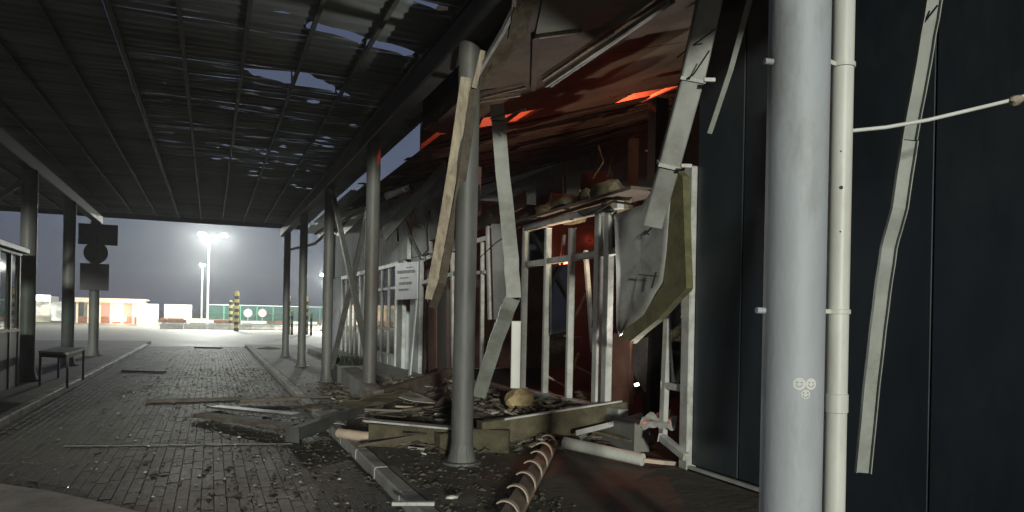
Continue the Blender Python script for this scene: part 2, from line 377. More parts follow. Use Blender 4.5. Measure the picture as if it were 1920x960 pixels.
def sheet(xa, xb, i0, i1):
    V_, F_ = [], []
    for i in range(i0, i1):
        y0, y1 = i*.05, (i+1)*.05; cuts = []
        for h in HP:
            c0, c1 = cut(h, y0), cut(h, y1-1e-4)
            if c0 is None and c1 is None: continue
            if c0 is None: mm_ = sum(c1)/2; c0 = (mm_, mm_)
            if c1 is None: mm_ = sum(c0)/2; c1 = (mm_, mm_)
            cuts.append((c0, c1))
        cuts.sort()
        segs = []; a0 = a1 = xa
        for c0, c1 in cuts:
            l0, l1 = max(xa, min(xb, c0[0])), max(xa, min(xb, c1[0])); h0, h1 = max(xa, min(xb, c0[1])), max(xa, min(xb, c1[1]))
            if l0 < a0 or l1 < a1: continue
            if max(l0-a0, l1-a1) > 1e-4: segs.append((a0, a1, l0, l1))
            a0, a1 = h0, h1
        if max(xb-a0, xb-a1) > 1e-4: segs.append((a0, a1, xb, xb))
        for s0, s1, e0, e1 in segs:
            n = max(1, int(max(e0-s0, e1-s1)/.4))
            for k in range(n):
                t0, t1 = k/n, (k+1)/n
                q = [(s0+(e0-s0)*t0, i), (s0+(e0-s0)*t1, i), (s1+(e1-s1)*t1, i+1), (s1+(e1-s1)*t0, i+1)]
                b_ = len(V_)
                V_ += [(xx, ii*.05, zsheet(xx, ii)) for xx, ii in q]; F_.append((b_, b_+1, b_+2, b_+3))
    return V_, F_
XB = [-9.6, -5.4, -1.15, 3.3]
for j in range(28, 566, 20):
    for k in range(3):
        xb = XB[k+1]
        if k == 2 and j*.05 < 9.7: xb = 2.75
        vf = sheet(XB[k] + .003*(k > 0), xb, j, min(j+20, 566))
        if vf[0]:
            o = put('roof_sheet', vf, M_roof, can)
# end fascia and braces
put('end_fascia', box((-9.6, 28.32, 4.78), (3.3, 28.36, 5.02)), M_steel, can)
for a, b in (((622,690),(690,398)), ((626,372),(688,662))):
    put('cross_brace', bar(P(*a, X=2.45 if a[1] > 600 else 2.35), P(*b, X=2.45 if a[1] > 600 else 2.35), .09, .09), M_post, can)
put('knee_brace', bar((-3.5, 17.5, 4.3), (-5.0, 17.5, 2.9), .1, .1), M_post, can)
put('knee_brace', bar((-5.6, 17.5, 4.5), (-5.25, 17.5, 2.9), .1, .1), M_post, can)
put('drain_pipe', tube([P(535,470,X=2.5), P(590,457,X=2.9), P(600,448,X=2.9), P(618,432,X=3.0)], .045), M_steel, can, smooth=True)
put('drain_pipe', tube([P(592,438,X=2.9), P(612,425,X=3.0)], .045), M_steel, can, smooth=True)
# lugs on the near post
for yy in (115, 582):
    c = P(1442 if yy == 115 else 1427, yy, d=3.15)
    put('clamp_lug', tube([c+Vector((.02,0,0)), c-RT0*.02+Vector((.0,0,0))], .014, 10), M_postn, pn, smooth=True)

# stickers on the near post: three round smiling faces
def on_post(s, z, r): a = s/.131; return Vector((2.4 + r*math.cos(a), RY[0] + r*math.sin(a), z))
def cyl_patch(s0, z0, fr, r, n=22):
    ring = [on_post(s0 + fr*math.cos(2*math.pi*k/n), z0 + fr*math.sin(2*math.pi*k/n), r) for k in range(n)]
    return ring + [on_post(s0, z0, r)], [(k, (k+1) % n, n) for k in range(n)]
ang = math.atan2(-RY[0], -2.4)
zc = 1.6 - (725-605)*3.15/FPX
s0 = ang*.131
for k, (ds, dz, fr) in enumerate(((.028, .022, .027), (.079, .022, .025), (.055, -.022, .02))):
    st = put('sticker', cyl_patch(s0+ds, zc+dz, fr, .1325), M_whitep, label=('leftmost', 'rightmost', 'lowest')[k]+' of three round white face stickers on the near post', cat='sticker', group='face stickers on the near post')
    for e in (-.009, .009): put('eye', cyl_patch(s0+ds+e, zc+dz+.006, .003, .1333, 8), M_ink, st)
    mo = [on_post(s0+ds+.012*math.cos(a), zc+dz-.002+.011*math.sin(a), .1334) for a in [math.pi*(1+q/8) for q in range(9)]]
    put('mouth', tube(mo, .0011, 5), M_ink, st)

# ================================================================== DOWNPIPE
dp = Vector((2.715, 2.53, 0))
pipe = thing('downpipe', (dp.x, dp.y, IS), 'white plastic downpipe clamped beside the pale near post', 'downpipe')
put('pipe', lathe((dp.x,dp.y,IS), [(.05,0),(.05,4.4)], 28), M_pipe, pipe, smooth=True)
z1 = P(1560,742,d=3.3).z; z2 = P(1560,776,d=3.3).z
put('socket', lathe((dp.x,dp.y,0), [(.0505,z2-.004),(.0545,z2),(.0545,z1),(.0505,z1+.004)], 28), M_pipe, pipe, smooth=True)
for yy in (112, 584):
    z = P(1575, yy, d=3.3).z
    cl_ = put('clamp', lathe((dp.x,dp.y,0), [(.0505,z-.012),(.057,z-.01),(.057,z+.01),(.0505,z+.012)], 28), M_pipe, pipe, smooth=True)
    put('clamp_arm', bar((2.54,2.5,z), (dp.x-.05,dp.y,z), .02, .02), M_pipe, cl_)
for (xx, yy, r) in ((1581,345,.009), (1577,275,.004), (1580,430,.004)):
    q = P(xx, yy, d=3.25); dv = Vector((q.x-dp.x, q.y-dp.y, 0)).normalized()
    put('chip', disc(Vector((dp.x,dp.y,q.z)) + dv*.0495, r, dv, .0012, 9), M_black, pipe)

# ================================================================== TERMINAL BUILDING
FX = 4.5
bld = thing('terminal_building', (FX, 12, 0), 'wrecked single-storey terminal with dark navy wall, blown-out windows and red-lit interior', 'building')
def part(name, vf, m_, par=None, **k): return put(name, vf, m_, par or bld, **k)
# floor and inside
part('end_wall', box((FX+.15,1.15,.1), (10.8,1.3,4.7)), M_navy)
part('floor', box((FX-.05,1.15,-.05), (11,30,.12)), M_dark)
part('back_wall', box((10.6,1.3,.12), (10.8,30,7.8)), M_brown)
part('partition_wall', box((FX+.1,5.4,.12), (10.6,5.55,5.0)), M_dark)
part('partition_wall', box((6.4,13.4,.12), (10.6,13.52,4.2)), M_brown)
part('partition_wall', box((FX+.2,19.4,.12), (10.6,19.55,4.95)), M_wall)
part('partition_wall', box((FX,29.8,.12), (10.6,30,4.95)), M_wall)
# navy wall panels with open joints
ys = [1.15,2.28,3.4,4.5,5.3,5.98]
for a, b in zip(ys[:-1], ys[1:]):
    part('wall_panel', box((FX+random.uniform(-.004,.004), a+.006, .16), (FX+.08, b-.006, 4.74)), M_navy, bev=.006)
part('panel_backing', box((FX+.085,1.15,.1), (FX+.14,6.0,4.7)), M_black)
part('sill_strip', box((FX-.05,1.15,.1), (FX-.004,6.05,.15)), M_alu, bev=.006)
part('plinth', box((FX-.2,1.15,-.04), (FX-.055,6.05,.06)), M_olive)
part('plinth_edge', box((FX-.215,1.15,.062), (FX-.15,6.05,.085)), M_alu)
# white frame beside the navy wall
fr = part('door_frame', box((FX-.06,5.99,.1), (FX+.06,6.13,3.17)), M_alu, bev=.01)
part('frame_head', box((FX-.055,6.135,2.98), (FX+.05,6.5,3.15)), M_alu, fr, bev=.01)
# leaning glazed door
dl = [P(1245,600,X=FX), P(1243,815,X=FX-.1)]
door = part('glazed_door', bar(P(1252,598,X=FX+.05), P(1243,818,X=FX-.05), .09, .06, (0,1,0)), M_alu, bev=.008)
part('door_rail', bar(P(1245,722,X=FX), P(1292,730,X=FX), .07, .07, (0,0,1)), M_alu, door, bev=.008)
part('door_rail', bar(P(1241,820,X=FX-.08), P(1288,858,X=FX-.08), .08, .08, (0,0,1)), M_alu, door, bev=.008)
part('door_stile', bar(P(1272,590,X=FX+.1), P(1264,722,X=FX+.1), .04, .04, (0,1,0)), M_alu, door)
part('pane', slab([P(1250,560,X=FX+.03), P(1291,560,X=FX+.03), P(1291,725,X=FX+.03), P(1248,720,X=FX+.03)], (.008,0,0)), M_glass, door)
part('added_glow_pane', slab([P(1266,604,X=5.35), P(1292,604,X=5.35), P(1292,676,X=5.35), P(1266,676,X=5.35)], (.02,0,0)), E_dim)  # glowing panel added for the greenish light in the door glass
for yy in (622,640,655): part('blind_slat', bar(P(1262,yy,X=5.3), P(1296,yy+1,X=5.3), .05, .03, (0,0,1)), M_dark)
part('pale_board', slab([P(1184,640,X=5.2), P(1212,632,X=5.2), P(1208,735,X=5.2), P(1196,715,X=5.2), P(1182,690,X=5.2)], (.03,0,0)), M_wall)
part('door_leaf', slab([P(1142,625,X=4.75), P(1182,625,X=4.75), P(1180,758,X=4.75), P(1140,752,X=4.75)], (.05,0,0)), M_redw)
# window A
wa = part('window_frame', bar((FX,10.25,3.0), (FX,7.45,2.98), .1, .1), M_alu, bev=.01)
part('window_sill', bar((FX,10.25,.46), (FX,7.3,.5), .14, .1), M_alu, wa, bev=.01)
part('transom', bar((FX,10.2,2.43), (FX,7.5,2.43), .07, .085), M_alu, wa, bev=.008)
for x_, w_, b_ in ((985,.07,745), (1027,.07,742), (1072,.07,748), (1124,.12,748), (1142,.12,748)):
    a = P(x_+1, 428 if x_ < 1100 else 400, X=FX); b = P(x_-6, b_, X=FX)
    part('mullion', bar(a, Vector((FX, b.y, .5)), .09, w_, (1,0,0)), M_alu, wa, bev=.008)
for (x0, x1, y0, y1) in ((990,1022,436,490), (1032,1066,500,620), (1146,1156,402,470)):
    part('pane', slab([P(x0,y0,X=FX), P(x1,y0-6,X=FX), P(x1-2,y1,X=FX), P(x0-1,y1+8,X=FX)], (.006,0,0)), M_glass, wa)
part('parapet', box((FX-.1,6.9,.12), (FX+.1,12.3,.455)), M_conc)
# part of facade between window A and the red doors
part('frame_post', bar(P(917,425,X=FX), P(921,600,X=FX), .1, .1, (0,1,0)), M_alu, bev=.01)
part('frame_post', bar(P(905,450,X=FX), P(903,700,X=FX), .06, .06, (0,1,0)), M_alu)
part('frame_rail', bar(P(895,452,X=FX), P(916,446,X=FX), .08, .08, (0,0,1)), M_alu)
part('frame_rail', bar(P(890,512,X=FX), P(912,510,X=FX), .06, .06, (0,0,1)), M_alu)
part('sheet_strip', slab([P(921,420,X=FX-.08), P(941,420,X=FX-.08), P(948,590,X=FX-.08), P(926,600,X=FX-.08)], (.02,0,0)), M_sheet)
part('red_board', slab([P(880,540,X=5.6), P(960,540,X=5.6), P(960,690,X=5.6), P(880,690,X=5.6)], (.04,0,0)), M_redw)
for k, (q_, sd_) in enumerate(((((838,400),(858,392),(860,468),(842,474)),3), (((905,395),(935,380),(930,418),(908,430)),5), (((862,360),(900,345),(905,395),(868,408)),8), (((815,335),(845,318),(848,375),(822,385)),11))):
    part('torn_cladding', crumple([P(*v, X=FX-.05+.1*(k % 2)) for v in q_], 8, 8, .07, sd_, .01, 3), M_wall if k % 2 == 0 else M_brown)
part('lintel_board', bar(P(860,440,X=FX+.05), P(985,372,X=FX+.05), .25, .04, (0,0,1)), M_brown)
# red-brown doors under a white frame
for (x0, x1) in ((803,818), (820,836), (838,856)):
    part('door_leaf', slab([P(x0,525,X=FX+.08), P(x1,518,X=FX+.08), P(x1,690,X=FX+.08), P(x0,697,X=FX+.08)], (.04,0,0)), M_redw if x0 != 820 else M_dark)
part('frame_rail', bar(P(800,485,X=FX), P(872,455,X=FX), .1, .1, (0,0,1)), M_alu, bev=.01)
part('frame_rail', bar(P(795,530,X=FX), P(870,508,X=FX), .08, .08, (0,0,1)), M_alu)
part('frame_post', bar(P(850,470,X=FX), P(852,690,X=FX), .1, .1, (0,1,0)), M_alu)
# pale facade: panels
def wallq(y0, y1, z0, z1, m_=None, name='wall_panel', dx=0): return part(name, box((FX+dx, y0+.008, z0), (FX+.1+dx, y1-.008, z1)), m_ or M_wall, bev=.006)
for y0, y1 in ((12.6,14.2),(14.2,15.7),(15.7,17.2),(17.62,19.2),(19.2,21),(21,23),(23,25),(25,27),(27,29)):
    wallq(y0, y1, 3.02 if y0 > 15 else 3.3, 4.88 if y0 > 13 else 4.4)
for y0, y1 in ((16.4,17.25),(18.0,18.6),(22.9,23.6),(27.2,30)):
    wallq(y0, y1, .12, 3.01)
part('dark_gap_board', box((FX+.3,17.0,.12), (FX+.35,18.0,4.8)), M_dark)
wb = part('window_frame', bar((FX,18.6,2.95), (FX,22.9,2.95), .1, .12), M_alu, bev=.01)
for y in (18.65,19.5,20.35,21.2,22.05,22.85): part('mullion', box((FX-.04,y-.04,.12), (FX+.05,y+.04,2.88)), M_alu, wb)
for z in (.5, 1.2, 2.3): part('transom', box((FX-.03,18.7,z), (FX+.04,22.8,z+.07)), M_alu, wb)
for a, b in ((18.69,19.46),(19.54,20.31),(20.39,21.16),(21.24,22.01),(22.09,22.81)):
    part('pane', box((FX,a,1.28), (FX+.012,b,2.29)), M_glass, wb); part('pane', box((FX,a,2.38), (FX+.012,b,2.88)), M_glass, wb); part('pane', box((FX,a,.58), (FX+.012,b,1.19)), M_glass, wb)
    part('infill_panel', box((FX-.01,a,.13), (FX+.02,b,.49)), M_wall, wb)
wc = part('window_frame', bar((FX,23.6,2.95), (FX,27.2,2.95), .1, .12), M_alu)
for y in (23.65,24.5,25.35,26.2,27.1): part('mullion', box((FX-.04,y-.04,.12), (FX+.05,y+.04,2.88)), M_alu, wc)
for a, b in ((23.69,24.46),(24.54,25.31),(25.39,26.16),(26.24,27.06)): part('pane', box((FX,a,.2), (FX+.012,b,2.88)), M_glass, wc)
part('red_sign', slab([P(648,516,X=FX-.05), P(690,505,X=FX-.05), P(690,512,X=FX-.05), P(648,523,X=FX-.05)], (.03,0,0)), M_redp)
part('step', box((3.5,12.4,IS), (FX-.01,29,.27)), M_conc, bev=.02)
part('step_edge', slab([P(640,690,Z=.5), P(700,735,Z=.5), P(720,730,Z=.5), P(668,688,Z=.5)], (0,0,-.38)), M_kerb)
# ceiling / roof.  near part: boards on the sloped plane
def zr(x): return 3.41 + .3*x
def rpoly(pts, th=.03, off=0): return slab([(x, y, zr(x)+off) for x, y in pts], (0,0,th))
def pq(*pp, off=0): return [tuple(PR(a, b, off)) for a, b in pp]
ed = [(2.25,3.2),(2.2,5.2),(2.45,6.4),(2.62,7.3),(2.75,8.4),(2.8,9.7)]
xs = [2.75,4.3,5.9,7.5,9.1,10.7]
part('soffit_board', rpoly([(2.3,1.05),(4.29,1.05),(4.29,4.0),(2.3,4.0)]), M_brown)
part('soffit_board', rpoly([(2.3,4.005)] + ed[1:] + [(4.29,9.9),(4.29,7.4),(2.72,7.4)][:1] + [(4.29,7.2),(2.66,7.2),(2.66,7.19),(4.29,7.19),(4.29,4.005)][4:]), M_brown)
part('soffit_panel', slab(pq((1003,70),(1090,60),(1180,40),(1262,2),(1330,-60),(1030,-60), off=-.03), (0,0,.02)), M_soff)
for k in range(1, 5):
    x0, x1 = xs[k]+.003, xs[k+1]-.003
    for (y0, y1) in ((1.05,4.6),(4.61,7.3),(7.31,9.75+.22*k)):
        part('ceiling_board', rpoly([(x0,y0),(x1,y0),(x1,y1+.08),(x0,y1)], .02, random.uniform(0,.03)), M_brown)
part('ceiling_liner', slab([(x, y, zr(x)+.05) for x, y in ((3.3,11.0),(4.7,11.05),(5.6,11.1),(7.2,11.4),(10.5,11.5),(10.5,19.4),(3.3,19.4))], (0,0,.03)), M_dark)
for pts_ in ([(4.75,9.95),(6.3,10.3),(6.45,11.3),(4.55,11.15)], [(7.45,10.3),(10.5,10.7),(10.5,11.6),(7.25,11.5)], [(3.5,9.85),(3.62,9.85),(3.95,11.1),(3.7,11.1)], [(4.2,9.9),(4.28,9.9),(4.4,11.1),(4.2,11.1)]):
    part('ceiling_board', rpoly(pts_, .02, .035), M_brown)
part('attic_face', box((3.33,10.2,4.62), (3.36,12.28,5.9)), M_brown)
# curved torn edge strip with hanging fibre
part('edge_strip', sweep([PR(968,-30,.02), PR(962,20,.0), PR(945,55,-.05), PR(915,105,-.05), PR(893,145,-.08), PR(880,185,-.12)], rect(.05,.03), (0,0,1)), M_alu)
part('edge_fibre', crumple([PR(972,-20,.0), PR(1012,-20,.0), PR(985,70,-.02), PR(952,75,-.1)], 8, 8, .06, 4, .02, 4), M_olive)
part('edge_fibre', crumple([PR(950,62,.0), PR(985,72,-.02), PR(905,165,-.1), PR(890,150,-.1)], 8, 8, .05, 9, .02, 4), M_olive)
# strips nailed under the near ceiling
for a, b, w in (((905,182),(985,163),.03), ((900,190),(975,178),.05), ((1003,70),(1090,58),.04), ((1005,70),(1000,168),.06), ((1018,150),(1150,60),.025)):
    part('batten', bar(PR(*a,-.05), PR(*b,-.05), w, .03), M_wood if w < .06 else M_brown)
# far part: separate boards on rafters, gaps let the red attic through
for k in range(46):
    y = 11.1 + k*.18
    x0 = 3.35 + random.uniform(-.15,.5); x1 = x0 + random.uniform(1.6,4.2)
    dz = random.uniform(-.12,.1); tw = random.uniform(-.25,.25)
    part('ceiling_board', bar((x0,y+random.uniform(-.04,.04),zr(x0)+dz), (min(x1,10.5),y+tw,zr(min(x1,10.5))+random.uniform(-.1,.15)), .17, .022), M_brown if k % 3 else M_wood2)
    if x1 < 8.5: part('ceiling_board', bar((x1+random.uniform(.05,.5),y+tw,zr(x1)+random.uniform(-.1,.1)), (10.5,y+random.uniform(-.1,.1),zr(10.5)+random.uniform(-.05,.1)), .17, .022), M_brown)
for xr in (5.0,6.4,7.8,9.2): part('rafter', box((xr-.05,9.9,zr(xr)+.06), (xr+.05,19.4,zr(xr)+.2)), M_wood2)
part('upper_roof', slab([(3.0,1.05,5.85),(10.9,1.05,7.85),(10.9,12.35,7.85),(3.0,12.35,5.85)], (0,0,.05)), M_wall)
part('upper_roof', slab([(4.45,12.36,4.98),(10.9,12.36,6.85),(10.9,30,6.85),(4.45,30,4.98)], (0,0,.05)), M_wall)
part('attic_board', slab([(3.34,12.3,4.3),(3.34,12.3,5.9),(10.6,12.3,7.75),(10.6,12.3,6.5)], (0,.05,0)), M_brown)
part('attic_side', box((2.78,1.05,4.3), (2.82,10.16,5.84)), M_brown)
part('attic_side', box((2.82,10.17,4.3), (3.33,10.2,5.84)), M_brown)
# eave boarding along the pale facade; the sky shows between it and the canopy
gl_ = [P(846,266,Z=4.88), P(805,298,Z=4.88), P(775,328,Z=4.88), P(722,338,Z=4.88)]
part('eave_board', slab([tuple(p) for p in gl_] + [(3.34,18.2,4.88),(4.49,18.2,4.88),(4.49,12.2,4.88)], (0,0,.03)), M_sheet)
y = 18.21
while y < 29.5:
    part('eave_board', box((3.34 if random.random() > .25 else 3.5, y, 4.86), (4.49, y+.9, 4.89)), M_sheet); y += .92
part('gutter', sweep([P(848,268,X=4.15), P(790,318,X=4.0), P(740,352,X=3.9), P(655,408,X=3.8), P(600,442,X=3.8)], channel(.14,.1,.012), (1,0,0)), M_steel)
part('hanging_fascia', slab([P(716,428,X=3.9), P(832,302,X=3.9), P(834,322,X=3.9), P(722,452,X=3.9)], (.03,0,0)), M_soff)
part('hanging_fascia', slab([P(630,440,X=3.7), P(690,372,X=3.7), P(690,395,X=3.7), P(640,445,X=3.7)], (.03,0,0)), M_sheet)
part('pale_trim', bar(P(640,413,X=3.6), P(682,384,X=3.6), .05, .05), M_alu)
for a, b in (((650,368),(680,352)), ((720,362),(765,347))):
    part('torn_trim', crumple([P(*a,X=3.7), P(*b,X=3.7), P(b[0]+3,b[1]+10,X=3.8), P(a[0]+3,a[1]+14,X=3.8)], 8, 3, .05, a[0], .01, 5), M_sheet)
# inner props seen over and through window A
part('inner_post', box((6.0,9.0,.12), (6.22,9.2,4.9)), M_black)
part('inner_post', box((7.6,12.2,.12), (7.75,12.35,5.2)), M_brown)
part('red_lit_panel', slab([P(1090,322,X=7.5), P(1146,320,X=7.5), P(1146,362,X=7.5), P(1088,366,X=7.5)], (.03,0,0)), M_redw)  # red light on this board is put into its red-brown colour
part('inner_panel', slab([P(1005,330,X=8.2), P(1060,330,X=8.2), P(1060,440,X=8.2), P(1005,440,X=8.2)], (.03,0,0)), M_brown)
part('inner_frame', bar(P(1058,440,X=6), P(1045,560,X=6), .05, .05), M_alu)
part('inner_frame', bar(P(1098,470,X=5.4), P(1112,660,X=5.4), .06, .06), M_alu)
for k in range(6):
    a = (random.uniform(1000,1130), random.uniform(600,720)); part('fallen_lath', bar(P(*a, X=5.6), P(a[0]+random.uniform(20,70), a[1]-random.uniform(-30,60), X=5.9), .05, .03), M_wood if k % 2 else M_alu)
part('leaning_board', slab([P(1032,620,X=5.8), P(1062,570,X=5.8), P(1072,680,X=5.8), P(1030,690,X=5.8)], (.03,0,0)), M_olive)
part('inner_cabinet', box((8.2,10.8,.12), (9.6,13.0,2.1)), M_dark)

# red lamps
def red_lamp(px_, X, w, label, r=.06):
    c = P(*px_, X=X); t = thing('emergency_lamp', tuple(c), label, 'lamp', 'red lamps in the ruin')
    put('lens', lathe((c.x,c.y,c.z-r), [(.3*r,0),(.8*r,.4*r),(r,r),(.8*r,1.6*r),(.3*r,2*r)], 12), E_redl, t, smooth=True)
    put('backplate', box((c.x-1.4*r,c.y-1.4*r,c.z+1.4*r), (c.x+1.4*r,c.y+1.4*r,c.z+1.7*r)), M_black, t)
    plight('glow', (c.x-.25, c.y-.05, c.z-.05), w, (1,.13,.06), t, .1)
    return t
red_lamp((1062,496), 6.2, 7, 'small red emergency lamp glowing inside the broken window')
red_lamp((1122,448), 7.6, 3.5, 'red emergency lamp deeper inside, right of the lamp behind the mullion')
red_lamp((1222,292), 6.8, 4, 'red emergency lamp under the ceiling, half hidden by the hanging duct')
at = thing('emergency_lamp', (5.2,11.2,5.55), 'red emergency lamp in the attic showing through the roof gap', 'lamp', 'red lamps in the ruin')
put('lens', lathe((5.2,11.2,5.55), [(.03,0),(.07,.03),(.09,.1),(.07,.17),(.03,.2)], 12), E_redl, at, smooth=True)
put('backplate', box((5.08,11.08,5.76), (5.32,11.32,5.79)), M_black, at)
plight('glow', (5.2,11.2,5.5), 110, (1,.14,.06), at, .1)
plight('glow', (7.4,11.8,6.2), 110, (1,.14,.06), at, .1)

def work_lamp(c, aim, w, col, label, ang=120):
    c = Vector(c); aim = (Vector(aim)-c).normalized()
    t = thing('work_lamp', tuple(c), label, 'lamp')
    put('housing', sweep([c-aim*.1, c-aim*.02, c], rect(.07,.06), RT0), M_black, t, bev=.008)
    put('lens', sweep([c+aim*.002, c+aim*.012], rect(.05,.045), RT0), E_lamp, t)
    l = bpy.data.lights.new('beam', 'SPOT'); l.energy = w; l.color = col; l.spot_size = R(ang); l.spot_blend = .8; l.shadow_soft_size = .06
    o = bpy.data.objects.new('beam', l); COL.objects.link(o); o.parent = t; o.location = aim*.03; o.rotation_euler = (-aim).to_track_quat('Z','Y').to_euler()
work_lamp(P(1194,722,X=4.72), (3.3,6.2,4.6), 105, (1,.95,.88), 'small white work lamp shining from the dark doorway floor', 100)
work_lamp(P(1115,600,X=5.1), (5.5,9.5,4.6), 80, (1,.8,.58), 'small warm lamp glowing behind the thick window mullion')

# ================================================================== YARD BEYOND THE CANOPY
def floodlight(px_, ytop, dep, heads, watts, label):
    b = P(px_, PPY+40, d=dep); b.z = -.06
    t = thing('floodlight_mast', tuple(b), label, 'floodlight', 'floodlight masts in the yard')
    h = P(px_, ytop, d=dep).z
    put('mast', lathe((b.x,b.y,-.06), [(.2,0),(.2,.6),(.14,.7),(.08,h)], 14), M_pole, t, smooth=True)
    put('mast_foot', box((b.x-.35,b.y-.35,-.06), (b.x+.35,b.y+.35,.12)), M_conc, t)
    for k, (dx, dz) in enumerate(heads):
        c = Vector((b.x, b.y, h+dz)) + RT0*dx
        put('arm', bar((b.x,b.y,h-.1), (c.x,c.y,c.z+.12), .07, .07), M_pole, t)
        hd = put('lamp_head', box((c.x-.4,c.y-.3,c.z+.05), (c.x+.4,c.y+.3,c.z+.25)), M_pole, t, bev=.03)
        put('lens', box((c.x-.36,c.y-.27,c.z-.06), (c.x+.36,c.y+.27,c.z+.045)), E_cold, hd)
        plight('glow', (c.x,c.y-.1,c.z-.35), watts, (.97,1,.9), t, .3)
floodlight(388, 440, 78, ((-.75,0),(1.6,-.1)), 6500, 'tall floodlight mast with two lamp heads near the green fence')
floodlight(377, 497, 96, ((0,0),), 4000, 'shorter floodlight mast with one lamp head, left behind the tall one')
floodlight(606, 516, 70, ((0,0),), 4000, 'floodlight mast half hidden behind the far right canopy post')
# green mesh fence
YF = P(470,600,d=84).y
fx0, fx1 = P(388,590,Y=YF).x, P(628,590,Y=YF).x
fen = thing('mesh_fence', ((fx0+fx1)/2, YF, -.06), 'green wire mesh fence across the lit yard', 'fence')
n = 8; zt = 2.4
for k in range(n+1):
    x = fx0 + (fx1-fx0)*k/n
    put('fence_post', box((x-.05,YF-.05,-.06), (x+.05,YF+.05,zt+.12)), M_green, fen)
    if k < n:
        x2 = fx0 + (fx1-fx0)*(k+1)/n
        wires = [box((x+.06,YF-.012,z-.012), (x2-.06,YF+.012,z+.012)) for z in [.15+.2*q for q in range(12)]]
        wires += [box((x+.06+q*.14,YF-.008,.1), (x+.075+q*.14,YF+.008,zt)) for q in range(int((x2-x-.1)/.14))]
        put('mesh_panel', join(*wires), M_green, fen)
        put('top_rail', box((x+.06,YF-.03,zt), (x2-.06,YF+.03,zt+.07)), M_pole, fen)
# round signs
for k, (a, lab) in enumerate(((465, 'left of two round white signs by the green fence'), (492, 'right of two round white signs by the green fence'))):
    c = P(a, 587, d=79); t = thing('round_sign', (c.x,c.y,-.06), lab, 'sign', 'round signs by the fence')
    put('plate', disc(c, .42, (0,-1,0), .03), M_whitep, t)
    put('rim', join(*[disc(c+Vector((0,.0,0)), .46, (0,-1,0), .02)]), M_redp if k else M_whitep, t)
    put('pole', lathe((c.x,c.y+.04,-.06), [(.04,0),(.04,2.2)], 8), M_pole, t)
# yellow and black posts
def striped(a, ytop, ybase, w, label, lean=0):
    dep = 1.66*FPX/(ybase - (596-(960-a)*.02)); c = P(a, ybase, d=dep); h = P(a, ytop, d=dep).z + .06
    t = thing('striped_post', (c.x,c.y,-.06), label, 'post', 'yellow and black posts')
    nb = max(6, int(h/.28)); 
    for k in range(nb):
        r = w/2; z0, z1 = h*k/nb, h*(k+1)/nb
        put('band', lathe((c.x,c.y,-.06), [(r,z0),(r,z1-.002)], 12), M_yellow if k % 2 else M_black, t, smooth=True)
    put('cap', lathe((c.x,c.y,-.06), [(r*1.05,h),(r*.7,h+r*.7),(r*.1,h+r)], 12), M_yellow, t, smooth=True)
striped(443, 549, 621, .4, 'tall yellow and black striped post left of the canopy posts')
striped(432, 566, 618, .34, 'pale yellow striped post just left of the tallest striped post')
striped(540, 558, 627, .3, 'striped post between the two farthest right canopy posts, left one')
striped(547, 585, 628, .2, 'short thin striped post behind the farthest right canopy post')
striped(574, 558, 627, .3, 'striped post just right of the second farthest canopy post')
striped(583, 590, 629, .18, 'short thin striped post right of the second farthest canopy post')
# cream lit building, booth, board, containers
def yardbox(x0, x1, y0, y1, dep, depth):
    a = P(x0, y0, d=dep); b = P(x1, y0, d=dep*.99); z = a.z; return a, b, z
lb = P(220, 600, d=88)
def PL_(a, b): return P(a, b, Y=lb.y)
shop = thing('lit_shop', (lb.x, lb.y, -.06), 'low cream shop with orange and red lit front in the yard', 'building')
xa, xb_ = PL_(144,600).x, PL_(270,600).x; zt = PL_(200,562).z
put('rear_wall', box((xa,lb.y+5,-.06), (xb_,lb.y+5.2,zt)), M_cream, shop)
put('roof', box((xa-.2,lb.y-.5,zt), (xb_+.2,lb.y+5.3,zt+.18)), M_cream, shop)
put('fascia', box((xa-.2,lb.y-.55,zt-.35), (xb_+.2,lb.y-.51,zt+.1)), M_cream, shop)
put('dado', box((xa,lb.y,-.06), (xb_,lb.y+.15,.75)), M_rust, shop)
for k in range(7):
    x = xa + (xb_-xa)*k/6; put('pillar', box((x-.12,lb.y-.02,-.06), (x+.12,lb.y+.2,zt-.01)), M_cream, shop)
for k in range(6):
    x0, x1 = xa+(xb_-xa)*k/6+.14, xa+(xb_-xa)*(k+1)/6-.14
    put('window', box((x0,lb.y+.05,.78), (x1,lb.y+.1,zt-.4)), (M_glass, E_warm, E_red, E_warm, E_red, E_warm)[k], shop)
c0 = PL_(208,593); c1 = PL_(236,602)
put('lit_counter', box((c0.x,lb.y-.3,c1.z), (c1.x,lb.y-.1,c0.z)), E_hot, shop)
plight('glow', (lb.x+.6,lb.y-1.6,1.5), 400, (1,.5,.25), shop, .4)
c = P(276,612,d=80); w_ = 1.05
t = thing('shutter_booth', (c.x,c.y,-.06), 'pale booth with horizontal corrugated cladding right of the lit shop', 'booth')
put('body', box((c.x-w_+.03,c.y+.03,-.06), (c.x+w_-.03,c.y+1.9,2.35)), M_cream, t)
for k in range(9): put('cladding_board', box((c.x-w_,c.y-.02*(k % 2),-.04+k*.265), (c.x+w_,c.y+.028,.21+k*.265)), M_whitep, t)
c = P(334,586,d=86)
t = thing('notice_board', (c.x,c.y,-.06), 'wide blank pale board standing on two legs in the yard', 'board')
put('panel', box((c.x-1.4,c.y,.85), (c.x+1.4,c.y+.05,2.3)), M_cream, t)
for s in (-1,1): put('leg', box((c.x+s*1.2-.05,c.y+.06,-.06), (c.x+s*1.2+.05,c.y+.14,2.2)), M_pole, t)
